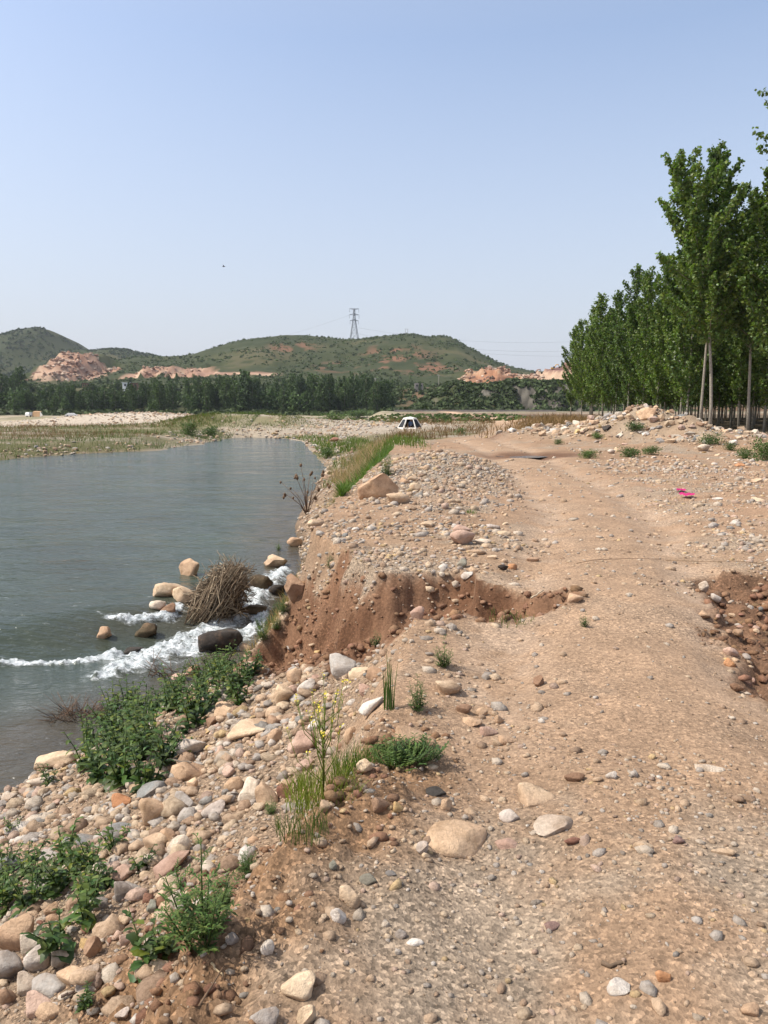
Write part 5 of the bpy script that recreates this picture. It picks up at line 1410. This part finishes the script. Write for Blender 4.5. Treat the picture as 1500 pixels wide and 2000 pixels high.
BIGT = [poplar(1300, 12.9, .34, 3.3, 12000, 42, .165, .085, (-2.2, .4), [(.42, (-2.5, -.6, 1.3)), (.55, (-2.3, 0, 1.6))]), poplar(1301, 13.7, .34, 2.9, 12000, 42, .165, .07, (.3, .2)), poplar(1302, 12.1, .30, 3.0, 12000, 42, .165, .08, (-.3, .3)),
        poplar(1303, 11.6, .36, 2.5, 9000, 40, .155, .08, (.1, .2)), poplar(1304, 18.5, .45, 2.6, 7500, 50, .155, .17, (0, 0), [(.60, (-3.5, .2, 1.2)), (.72, (-3.4, .2, .5)), (.58, (-3.2, .3, 1.0)), (.71, (-3.2, .0, .2))])]
tree(16.05, 38, BIGT[0], 'thick poplar with left leaning top standing foremost in the plantation')
tree(16.05, 39.6, BIGT[1], 'tallest poplar close behind the left leaning foremost one')
tree(18.0, 36.2, BIGT[2], 'poplar with pale trunk at the right edge of the photo')
tree(18.6, 40, BIGT[3], 'poplar with gnarled bare trunk between the two foremost trees')
tree(18.6, 33.0, BIGT[4], 'nearest poplar whose branch tips enter at the upper right edge')
FR = [(17.6, 45.5, 'poplar behind the gnarled trunk at the right'), (18.9, 50, 'poplar right of the mound boulder with a slim pale trunk'), (18.7, 53.5, 'poplar just right of the crowning boulder'),
      (18.8, 57, 'slim poplar directly behind the crowning boulder'), (19.5, 62, 'highest poplar of the middle row left of the boulder'), (20.2, 68, 'poplar second left of the boulder in the edge row'),
      (20.9, 75, 'poplar in the middle of the left edge row'), (21.6, 81, 'poplar near the far end of the edge row'), (22.2, 88, 'last but one poplar at the far end of the edge row'), (23.3, 97, 'farthest left poplar ending the edge row')]
for i, (x, y, lab) in enumerate(FR):
    s = random.uniform(.93, 1.06)
    if y == 62: s = 1.06
    tree(x, y, PV[i % 6], lab, None, random.uniform(0, 6.28), (s, s, s))
random.seed(77)
for j, y in enumerate(np.arange(42, 108, 3.3)):
    xe = float(np.interp(y, [40, 50, 62, 75, 88, 98, 110], [21, 19.4, 19.9, 21.4, 22.6, 24, 26]))
    for i in range(14):
        x = xe + (i + .9) * 2.6 + random.uniform(-.45, .45); yy = y + random.uniform(-.5, .5)
        if x > .53 * yy + 4: break
        s = random.uniform(.86, 1.05)
        tree(x, yy, random.choice(PV), 'slender poplar in the dense inner rows of the plantation', 'inner poplars of the plantation', random.uniform(0, 6.28), (s, s, s * random.uniform(.92, 1.04)))

# far belt of trees along the opposite bank
def far_tree(seed, H=15, r=2.6, n=900, c0=.12, col=1.0):
    global rng
    rs = rng; rng = np.random.default_rng(seed)
    t = rng.uniform(0, 1, n); z = H * (c0 + (1 - c0) * t)
    prof_ = r * np.clip((1 - t ** 2.2) ** .7 * (.45 + .9 * np.minimum(t * 2.5, 1) * .6), .14, 1) * (1 + .28 * np.sin(11 * t + seed))
    k0 = rng.integers(0, 7, n); ja = np.random.default_rng(seed + 9).normal(size=(7, 2)) * r * .35; 
    a = rng.uniform(0, 6.28, n); q = prof_ * np.sqrt(rng.uniform(.2, 1, n))
    z = z * (1 - .10 * (k0 % 3)); V, Q = quads(np.stack([np.cos(a) * q * .8 + ja[k0, 0], np.sin(a) * q * .8 + ja[k0, 1], z], 1), .85 * rng.uniform(.6, 1.3, n))
    c = np.repeat(col * rng.uniform(.6, 1.4, n)[:, None] * np.array([[1, 1, 1]]), 4, 0)
    m_ = MB(); m_.tube([(0, 0, -.5), (0, 0, H * .5), (0, 0, H * .9)], [.22, .15, .05], 5, (.18, .15, .12))
    rng = rs
    return m_.mesh('trunk', M['bark']), mesh_np('crown', V, Q, M['fartree'], False, c)
FT = [far_tree(1400 + i, 15.5, random.uniform(2.5, 3.6), 900, .06) for i in range(5)] + [far_tree(1420 + i, 9, 3.9, 760, .02, 1.3) for i in range(3)]
random.seed(21)
def belt_height(px):
    return float(np.interp(px, [-60, 0, 20, 50, 60, 90, 180, 300, 380, 440, 480, 520, 580, 640, 680, 720, 760, 800], [742, 738, 724, 724, 762, 760, 758, 752, 745, 736, 730, 738, 735, 738, 732, 738, 745, 775]))
for i in range(215):
    px = random.uniform(-40, 770); yy = random.uniform(352, 372) if i < 120 else random.uniform(372, 440)
    x = (px - 750) / F * yy
    top = EYE + (790 - belt_height(px) + random.uniform(-16, 8)) / F * yy
    z = H1(x, yy); hgt = max(5, min(19, top - z))
    short = random.random() < .28
    me = random.choice(FT[5:] if short else FT[:5]); base = 9 if short else 15.5
    if short: hgt *= .6
    s = hgt / base
    tree(x, yy, me, 'dark green broad tree low in the far belt across the river' if short else 'dark green poplar in the far belt across the river', 'broad trees of the far belt' if short else 'poplars of the far belt', random.uniform(0, 6.28), (max(.75, s) * random.uniform(.8, 1.2),) * 2 + (s,), 'far_tree')
for px, py, yy, w in [(300, 735, 560, 1), (330, 730, 570, .9), (345, 728, 560, .9), (380, 730, 560, 1), (210, 738, 600, .8), (195, 738, 600, .7), (255, 738, 580, .8), (560, 742, 520, 1), (575, 740, 520, .8), (820, 745, 430, .6), (720, 742, 430, .9), (755, 742, 430, .9), (30, 728, 470, 1.0), (45, 728, 470, 1), (10, 732, 470, 1)]:
    p = at_y(px, py, yy); hgt = max(4, p.z - H1(p.x, yy)); s = hgt / 15.5
    tree(p.x, yy, random.choice(FT[:5]), 'lone poplar on the slope behind the far belt', 'lone poplars behind the far belt', 0, (max(s, .6) * w,) * 2 + (s,), 'far_tree')

# bushes on slopes: one mass
def bush_mass(name, label, X, Y, S, matn, k=9, colr=(1, 1, 1), asp=.8):
    N = len(X); Z = height(X, Y)
    P_ = np.repeat(np.stack([X, Y, Z], 1), k, 0); SS_ = np.repeat(S, k)
    u = rng.normal(size=(N * k, 3)); u /= np.linalg.norm(u, axis=1)[:, None]; u[:, 2] = np.abs(u[:, 2]) * asp
    nrm = u + rng.normal(size=u.shape) * .4
    V, Q = quads(P_ + u * SS_[:, None] * rng.uniform(.4, 1, (N * k, 1)), SS_ * 1.0, nrm)
    c = np.repeat(np.repeat(rng.uniform(.6, 1.4, (N, 1)), k, 0) * rng.uniform(.8, 1.2, (N * k, 1)) * np.array([colr]), 4, 0)
    return tag(mobj(name, mesh_np(name, V, Q, M[matn], False, c)), label, 'bushes', None, 'stuff')
N = 5200; Y = rng.uniform(330, 520, N); X = rng.uniform(-.56, .30, N) * Y
k_ = fbm(X / 22, Y / 30, 451, 3) > np.where(X > 0, .05, -.25)
bush_mass('undergrowth', 'green undergrowth between and behind the far belt trees', X[k_], Y[k_], rng.uniform(1.0, 2.6, N)[k_], 'foliage', 9)
N = 16000; Y = rng.uniform(480, 1300, N) ** 1.0; X = rng.uniform(-.58, .22, N) * Y
dn = fbm(X / 45, Y / 45, 452, 4) + .4 * fbm(X / 12, Y / 12, 453, 2)
HZ = height(X, Y); k_ = (dn > -.12)
q = ((X > 55) & (Y > 545) & (Y < 640) & (HZ > 15)) | ((np.abs(X + 292) < 38) & (Y > 650) & (Y < 790) & (HZ > 22)) | ((np.abs(X + 154) < 60) & (Y > 655) & (Y < 716) & (HZ > 15))
k_ &= ~q
bush_mass('hill_scrub', 'dark scrub dotted over the hill slopes', X[k_], Y[k_], rng.uniform(.7, 2.2, N)[k_], 'foliage', 6, (.9, .95, .9))
N = 6500; Y = rng.uniform(1020, 1330, N); X = rng.uniform(-900, -250, N); k_ = fbm(X / 40, Y / 40, 455, 4) > -.15
bush_mass('hill_scrub', 'dark scrub over the pointed far left hill', X[k_], Y[k_], rng.uniform(1.2, 3.6, N)[k_], 'foliage', 6, (.85, .95, .8))
N = 5200; Y = rng.uniform(294, 345, N); X = rng.uniform(2, 120, N)
k_ = fbm(X / 8, Y / 8, 454, 3) > np.where(Y > 318, -.5, -.30 + .22 * sstep(25, 55, X))
bush_mass('cliff_scrub', 'dark bushes growing over the grey rocky bank', X[k_], Y[k_], rng.uniform(.8, 2.0, N)[k_], 'foliage', 8)
N = 500; Y = rng.uniform(110, 200, N); X = rng.uniform(-10, 30, N)
bush_mass('plain_scrub', 'low green scrub on the plain beyond the tent', X, Y, rng.uniform(.2, .6, N), 'foliage', 12, (1.4, 1.5, 1.1))

def quarry(n, x0, x1, y0, y1, z0, z1, s0, s1, label):
    X = rng.uniform(x0, x1, n); Y = rng.uniform(y0, y1, n); Z = height(X, Y); k = (Z > z0) & (Z < z1) & (fbm(X / 9, Y / 12, 461, 3) > -.1)
    X, Y = X[k], Y[k]
    c = np.array([(.46, .31, .22), (.36, .21, .14), (.54, .43, .33), (.26, .16, .115)])[rng.integers(0, 4, len(X))] * rng.uniform(.7, 1.1, (len(X), 1))
    tag(pebbles(X, Y, s0 + (s1 - s0) * rng.uniform(0, 1, len(X)) ** 2, c, 'quarry_rubble', .35, 1, True), label, 'rubble', None, 'stuff')
quarry(1100, -304, -252, 655, 752, 20, 55, .6, 2.6, 'broken orange rock on the quarry face at the left')
quarry(450, -222, -166, 655, 705, 18, 34, .5, 1.9, 'broken orange rock on the quarry strip behind the belt')
quarry(1500, 56, 116, 535, 610, 14, 34, .5, 2.2, 'broken red and cream rock at the quarry on the right')
# ------------------------------------------------------------------ tent with a person inside
tpp, td = hit(801, 838)
tent = tag(empty('tent', (tpp.x, tpp.y + 1.0, tpp.z - .05), 0), 'white six sided screen tent with dark mesh windows', 'tent')
s_ = td / F; rb = 45 * s_ / 2 * 1.16; hb = 27 * s_; rt = rb * .46
canv = MB(); ang = [R(60 * k + 57) for k in range(6)]
def tpt(k, t, out=0.0):
    r_ = rb + (rt - rb) * t + out; return np.array([math.cos(ang[k % 6]) * r_, math.sin(ang[k % 6]) * r_, hb * .80 * t])
zt = hb * .80
for k in range(6):
    a, b = k, k + 1
    def lerp_(t, u, out=0): return tpt(a, t, out) * (1 - u) + tpt(b, t, out) * u
    # canvas frame round a mesh window
    for (t0, t1, u0, u1) in [(0, .15, 0, 1), (.88, 1, 0, 1), (.15, .88, 0, .075), (.15, .88, .925, 1)]:
        V = [lerp_(t0, u0), lerp_(t0, u1), lerp_(t1, u1), lerp_(t1, u0)]; n_ = np.cross(V[1] - V[0], V[3] - V[0]); n_ /= np.linalg.norm(n_)
        V2 = [v + n_ * .02 for v in V]
        canv.add(V + V2, [(3, 2, 1, 0), (4, 5, 6, 7), (0, 1, 5, 4), (1, 2, 6, 5), (2, 3, 7, 6), (3, 0, 4, 7)])
    w_ = MB()
    V = [lerp_(.14, .065), lerp_(.14, .935), lerp_(.89, .935), lerp_(.89, .065)]
    n_ = np.cross(V[1] - V[0], V[3] - V[0]); n_ /= np.linalg.norm(n_)
    if k != 3:
        w_.add([v + n_ * .005 for v in V] + [v - n_ * .004 for v in V], [(0, 1, 2, 3), (7, 6, 5, 4)])
        w_.build('mesh_window', M['mesh'], tent)
canv.build('canvas', M['canvas'], tent, False)
top = MB()
top.add([tpt(k, 1) for k in range(6)] + [np.array([0, 0, hb * .89])] + [tpt(k, 1) - np.array([0, 0, .03]) for k in range(6)], [(k, (k + 1) % 6, 6) for k in range(6)] + [(k, 7 + k, 7 + (k + 1) % 6, (k + 1) % 6) for k in range(6)])
top.build('roof', M['canvas'], tent, False)
pol = MB()
for k in range(6): pol.tube([tpt(k, 0, .02), tpt(k, 1, .02), np.array([0, 0, hb * .90])], .022, 5)
pol.build('pole', M['white'], tent)
flo = MB(); flo.add([tpt(k, 0) * .98 + np.array([0, 0, .03]) for k in range(6)], [tuple(range(6))]); flo.build('floor', M['mesh'], tent)
# person seated in the tent: skin-modifier body
def person(loc, rz, sc=1.0):
    J = dict(pel=(0, 0, .16), ch=(0, .02, .52), ne=(0, .03, .66), hd=(0, .02, .78), hd2=(0, .02, .86), ls=(-.17, .02, .58), le=(-.24, -.10, .36), lh=(-.12, -.30, .26), rs=(.17, .02, .58), re=(.24, -.10, .36), rh=(.12, -.30, .26),
             lk=(-.26, -.40, .20), la=(.02, -.46, .06), rk=(.26, -.40, .20), ra=(-.02, -.50, .08))
    RD = dict(pel=.15, ch=.15, ne=.06, hd=.095, hd2=.09, ls=.065, le=.05, lh=.035, rs=.065, re=.05, rh=.035, lk=.08, la=.05, rk=.08, ra=.05)
    E = [('pel', 'ch'), ('ch', 'ne'), ('ne', 'hd'), ('hd', 'hd2'), ('ch', 'ls'), ('ls', 'le'), ('le', 'lh'), ('ch', 'rs'), ('rs', 're'), ('re', 'rh'), ('pel', 'lk'), ('lk', 'la'), ('pel', 'rk'), ('rk', 'ra')]
    n_ = list(J); me = bpy.data.meshes.new('body'); me.from_pydata([J[k] for k in n_], [(n_.index(a), n_.index(b)) for a, b in E], [])
    e = empty('person', loc, rz); e.scale = (sc,) * 3
    o = mobj('body', me, e)
    md = o.modifiers.new('skin', 'SKIN')
    for i, k in enumerate(n_): me.skin_vertices[0].data[i].radius = (RD[k], RD[k])
    me.skin_vertices[0].data[0].use_root = True
    o.modifiers.new('sub', 'SUBSURF').levels = 1
    dg = bpy.context.evaluated_depsgraph_get(); nm = bpy.data.meshes.new_from_object(o.evaluated_get(dg)); o.modifiers.clear(); o.data = nm
    nm.materials.clear()
    for m_ in (M['shirt'], M['skin'], M['mesh']): nm.materials.append(m_)
    for p in nm.polygons:
        p.use_smooth = True; c = p.center
        p.material_index = 1 if c.z > .66 or (c.y < -.22 and c.z > .22) else (0 if c.z > .22 else 2)
    V, Fs = ICO[2]; V = V[:, :] * np.array([.105, .112, .09]) + np.array([0, .035, .845])
    mobj('hair', mesh_np('hair', V, Fs, M['hair']), e)
    return tag(e, 'seated person in a blue shirt inside the white tent', 'person')
fa = ang[4] * .5 + ang[5] * .5
person((tpp.x + .1, tpp.y + .75, tpp.z + .0), R(200), min(1.3, hb / 1.25))

# ------------------------------------------------------------------ pylon, poles, wires
def pylon():
    yb = 905; b0 = at_y(692, 668, yb); z0 = H1(b0.x, yb) - .5
    top = at_y(692, 601, yb).z; Hh = top - z0
    e = tag(empty('pylon', (b0.x, yb, z0), R(12)), 'tall grey lattice power pylon on the hill saddle', 'pylon')
    lv = [(0, 4.6), (.22, 3.5), (.40, 2.6), (.56, 1.8), (.70, 1.15), (.84, .95), (.97, .8)]
    for sx in (-1, 1):
        for sy in (-1, 1):
            m_ = MB(); m_.tube([(sx * w, sy * w, Hh * t) for t, w in lv], [.26] * 4 + [.22] * 3, 4); m_.build('leg', M['steel'], e)
    m_ = MB()
    for (t0, w0), (t1, w1) in zip(lv[:-1], lv[1:]):
        for q in range(4):
            c = [(-1, -1), (1, -1), (1, 1), (-1, 1)]; a, b = c[q], c[(q + 1) % 4]
            A0 = (a[0] * w0, a[1] * w0, Hh * t0); B0 = (b[0] * w0, b[1] * w0, Hh * t0); A1 = (a[0] * w1, a[1] * w1, Hh * t1); B1 = (b[0] * w1, b[1] * w1, Hh * t1)
            m_.tube([A0, B1], .12, 4); m_.tube([B0, A1], .12, 4); m_.tube([A1, B1], .12, 4)
    m_.build('bracing', M['steel'], e)
    for t, L, dn in [(.97, 5.6, -1.2), (.78, 5.9, 1.5), (.60, 5.0, 1.5)]:
        a_ = MB()
        for sx in (-1, 1):
            zt_ = Hh * t
            for sy in (-.7, .7):
                a_.tube([(0, sy, zt_), (sx * L, 0, zt_)], .2, 4); a_.tube([(0, sy, zt_ + dn), (sx * L, 0, zt_)], .17, 4)
        a_.build('crossarm', M['steel'], e)
        for sx in (-1, 1):
            i_ = MB(); zb_ = Hh * t; i_.tube([(sx * L * .95, 0, zb_ - .2), (sx * L * .95, 0, zb_ - 3.4)], .16, 5); i_.box((sx * L * .95, 0, zb_ - 3.6), (.5, .5, .4)); i_.build('insulator', M['steel'], e)
    return b0, top
pb, ptop = pylon()
def pole(px, py0, py1, yb, label, two=False, r=.16):
    p = at_y(px, py1, yb); q = at_y(px, py0, yb); z0 = min(H1(p.x, yb), p.z) - .5
    e = tag(empty('utility_pole', (p.x, yb, z0)), label, 'pole')
    hgt = q.z - z0
    for dx in ((-1.3, 1.3) if two else (0,)):
        m_ = MB(); m_.tube([(dx, 0, 0), (dx, 0, hgt)], [r * 1.2, r], 6); m_.build('post', M['concrete'], e)
    m_ = MB(); m_.box((0, 0, hgt - .4), (4.4 if two else 1.6, .2, .2)); m_.build('crossarm', M['steel'], e)
pole(794, 642, 658, 895, 'twin post power pole on the crest of the middle hill', True, .22)
pole(857, 732, 746, 440, 'pale single pole near the ruined brick house')
pole(733, 738, 755, 420, 'pale single pole behind the far belt')
pole(770, 655, 662, 900, 'tiny pole left of the twin post pole')
def wire(a, b, sag, label, r=.075):
    m_ = MB(); n_ = 24; pts = []
    for i in range(n_ + 1):
        t = i / n_; q = Vector(a).lerp(Vector(b), t); pts.append((q.x, q.y, q.z - sag * 4 * t * (1 - t)))
    m_.tube(pts, r, 4)
    return tag(m_.build('power_line', M['wire']), label, 'power line')
wire(at_y(700, 640, 905), at_y(1260, 655, 880), 12, 'thin power line highest above the right hill shoulder')
wire(at_y(700, 652, 905), at_y(1260, 676, 880), 12, 'thin power line in the middle above the right hill shoulder')
wire(at_y(700, 660, 905), at_y(1260, 690, 880), 10, 'thin power line lowest above the right hill shoulder')
wire(at_y(684, 615, 905), at_y(380, 690, 1100), 6, 'thin power line running left from the pylon')

# ------------------------------------------------------------------ far buildings, vehicles, excavators
def house(px, py, w, h, yy, label, wallm, roofm, depth=4, win=2, rz=0.0, ruin=False):
    p = at_y(px, py, yy); s = yy / F; W = w * s; Hh = h * s
    z0 = p.z
    e = tag(empty('hut' if W < 7 else 'house', (p.x, yy, z0), rz), label, 'building')
    m_ = MB(); m_.box((0, 0, Hh * .5 - 1.2), (W, depth, Hh + 2.4)); m_.build('wall', M[wallm], e, False)
    if ruin:
        for k in range(4):
            m_ = MB(); m_.box((-W / 2 + W * (k + .5) / 4, random.uniform(-.5, .5), Hh + .15 + .3 * random.random()), (W / 4.5, depth * .6, .5)); m_.build('broken_wall', M[wallm], e, False)
    else:
        m_ = MB(); m_.box((0, 0, Hh + .13), (W + .6, depth + .6, .22)); m_.build('roof', M[roofm], e, False)
    for k in range(win):
        m_ = MB(); m_.box((-W / 2 + W * (k + .5) / win, -depth / 2 - .02, Hh * .52), (W / win * .36, .08, Hh * .42)); m_.build('window', M['glass'], e, False)
    return e
house(41, 768, 18, 8, 395, 'white low hut among trees at the left edge', 'white', 'white', 4, 3)
house(247, 757, 11, 9, 430, 'white hut end beside a brown roofed shed', 'white', 'white', 4, 1)
house(262, 757, 18, 8, 433, 'brown shed adjoining the white hut', 'brick', 'roof', 4, 2)
house(167, 757, 8, 8, 430, 'small brown roofed shelter on the left slope', 'brick', 'roof', 3, 2)
house(894, 755, 16, 8, 440, 'ruined brick house on the terrace with broken walls', 'brick', 'roof', 5, 2, .2, True)
house(818, 757, 16, 7, 440, 'ruined stone house left of the ruined brick one', 'concrete', 'roof', 5, 2, 0, True)
def car(px, py, wpx, yy, label, suv=False, rz=0.0):
    x, = [(px - 750) / F * yy]; z = EYE + (790 - py) / F * yy; z = H1(x, yy)
    e = tag(empty('parked_car', (x, yy, z), rz), label, 'car')
    L, W, Hh = (4.5, 1.85, 1.75) if suv else (4.5, 1.75, 1.45)
    pr = [(-L / 2, .35), (-L / 2, .85), (-L * .30, .95), (-L * .14, Hh), (L * .28, Hh), (L * .42 if not suv else L * .47, 1.0), (L / 2, .9), (L / 2, .35)] if not suv else [(-L / 2, .4), (-L / 2, .95), (-L * .27, 1.08), (-L * .14, Hh), (L * .44, Hh), (L / 2, 1.05), (L / 2, .4)]
    m_ = MB(); n_ = len(pr)
    m_.add([(a, -W / 2 * (.86 if b > 1.2 else 1), b) for a, b in pr] + [(a, W / 2 * (.86 if b > 1.2 else 1), b) for a, b in pr], [tuple(range(n_)), tuple(range(2 * n_ - 1, n_ - 1, -1))] + [(i, i + n_, (i + 1) % n_ + n_, (i + 1) % n_) for i in range(n_)])
    m_.build('body', M['white'], e, False)
    for sy in (-1, 1):
        g_ = MB(); y0 = sy * (W / 2 * .95); g_.add([(-L * .17, y0, 1.0), (L * .30, y0, 1.0), (L * .22, y0 * .93, Hh - .1), (-L * .11, y0 * .93, Hh - .1)], [(0, 1, 2, 3)]); g_.build('window', M['glass'], e, False)
    for sx in (-1, 1):
        for sy in (-1, 1):
            w_ = MB(); w_.tube([(sx * L * .31, sy * (W / 2 - .2), .33), (sx * L * .31, sy * (W / 2 + .01), .33)], .33, 12); w_.build('wheel', M['black'], e, False)
    return e
car(145, 823, 17, 290, 'white sedan parked on the far flat right of the tan awning', False, R(190))
car(67, 822, 9, 292, 'white off road car parked beside the tan awning', True, R(250))
x = (79 - 750) / F * 292; z = H1(x, 292)
aw = tag(empty('awning', (x, 292, z)), 'tan canvas awning pitched beside the white off road car', 'awning')
m_ = MB(); m_.add([(-1.3, -1, 2.0), (1.3, -1, 1.9), (1.3, 1, 2.1), (-1.3, 1, 2.2), (-1.6, -1.4, .1), (1.4, -1.5, .1)], [(0, 1, 2, 3), (4, 5, 1, 0)]); m_.build('canvas', M['tan'], aw, False)
m_ = MB(); m_.add([(1.35, -1.4, .1), (2.4, -1.2, .6), (1.4, -1, 2.1)], [(0, 1, 2)]); m_.build('flap', M['canvas'], aw, False)
for sx in (-1.3, 1.3): m_ = MB(); m_.tube([(sx, 1, 0), (sx, 1, 2.1)], .05, 5); m_.build('pole', M['steel'], aw)
def excavator(px, py, yy, label, rz, sc=1.0, colm='yellow'):
    p = at_y(px, py, yy); z = H1(p.x, yy)
    e = tag(empty('excavator', (p.x, yy, z - .1), rz), label, 'excavator'); e.scale = (sc,) * 3
    for sy in (-1.1, 1.1): m_ = MB(); m_.box((0, sy, .45), (3.8, .6, .9), 0, .9); m_.build('track', M['black'], e, False)
    m_ = MB(); m_.box((-.4, 0, 1.7), (3.2, 2.6, 1.4), 0, .94); m_.build('body', M[colm], e, False)
    m_ = MB(); m_.box((.8, -.8, 2.5), (1.5, 1.0, 1.7), 0, .88); m_.build('cab', M['glass'], e, False)
    m_ = MB(); m_.tube([(1.1, .3, 1.8), (2.9, .3, 4.8), (5.0, .3, 5.2)], [.42, .42, .3], 4); m_.build('boom', M[colm], e, False)
    m_ = MB(); m_.tube([(4.8, .3, 5.3), (6.2, .3, 3.0)], [.32, .22], 4); m_.build('stick', M[colm], e, False)
    m_ = MB(); m_.box((6.2, .3, 2.3), (1.0, 1.2, 1.1), 0, 1.3); m_.build('bucket', M['black'], e, False)
excavator(1080, 719, 598, 'yellow excavator on top of the dark red spoil heap', 0, .8)
excavator(1042, 729, 590, 'brown excavator digging left of the yellow one', 0, 1.0, 'brick')
# embankment wall beyond the plain
m_ = MB(); a = at_y(770, 803, 288); b = at_y(1090, 800, 284)
zA = EYE - 11 / F * 286
m_.box(((a.x + b.x) / 2, 288, zA - 1.4), (b.x - a.x, 1.2, 3.0))
e = m_.build('embankment_wall', M['concrete'], None, False); tag(e, 'low grey embankment wall below the rocky bank', 'wall')
# bird
bp = at_y(437, 521, 60); m_ = MB()
m_.tube([(-.12, 0, 0), (0, 0, .01), (.13, 0, .02)], [.01, .035, .008], 5)
m_.add([(-.03, 0, .01), (.05, 0, .01), (.02, .22, .10), (-.03, .2, .09)], [(0, 1, 2, 3)]); m_.add([(-.03, 0, .01), (.05, 0, .01), (.02, -.22, .10), (-.03, -.2, .09)], [(3, 2, 1, 0)])
bo = m_.build('bird', M['black']); bo.location = bp; tag(bo, 'tiny dark bird flying in the sky above the left hills', 'bird')
print('cobbles', cobN, 'placed', len(ST), 'tris', sum(sum(len(p.vertices) - 2 for p in me.polygons) for me in bpy.data.meshes if me.users))
# ------------------------------------------------------------------ say which one of the alike things it is
ORD = ['leftmost', 'second', 'third', 'fourth', 'fifth', 'sixth', 'seventh', 'eighth', 'ninth', 'tenth', 'eleventh', 'twelfth']
def seen_at(o):
    d = o.location - Vector((0, 0, EYE)); w_ = d.y * CP - d.z * SP
    return d.x / w_, -(d.z * CP + d.y * SP) / w_
byg = {}
for o in scene.objects:
    if o.get('group') and o.parent is None: byg.setdefault(o['group'], []).append(o)
for g_, L_ in byg.items():
    pos = {o: seen_at(o) for o in L_}
    if len(L_) < 2: continue
    L_.sort(key=lambda o: pos[o][0])
    if len(L_) <= 12:
        for i, o in enumerate(L_):
            o['label'] = (ORD[i] + ' from left' if i and i < len(L_) - 1 else ('rightmost' if i else 'leftmost')) + ' of the ' + g_
    else:
        L_[0]['label'] = 'leftmost of the ' + g_; L_[-1]['label'] = 'rightmost of the ' + g_
        R_ = sorted(L_[1:-1], key=lambda o: pos[o][1])
        if 'poplars' not in g_ and 'trees' not in g_:
            if pos[R_[0]][1] < min(pos[L_[0]][1], pos[L_[-1]][1]): R_[0]['label'] = 'topmost of the ' + g_
            if pos[R_[-1]][1] > max(pos[L_[0]][1], pos[L_[-1]][1]): R_[-1]['label'] = 'lowest of the ' + g_

# ------------------------------------------------------------------ the air
hm = bpy.data.materials.new('haze'); hm.use_nodes = True
hn_ = hm.node_tree; hn_.nodes.clear()
pv = hn_.nodes.new('ShaderNodeVolumePrincipled'); pv.inputs['Color'].default_value = (.86, .90, 1.0, 1); pv.inputs['Density'].default_value = HAZE; pv.inputs['Anisotropy'].default_value = .3
ho = hn_.nodes.new('ShaderNodeOutputMaterial'); hn_.links.new(pv.outputs[0], ho.inputs['Volume'])
m_ = MB(); m_.box((0, 960, 77.5), (6400, 2060, 165)); hz_ = m_.build('haze', hm, None, False); tag(hz_, kind='stuff')
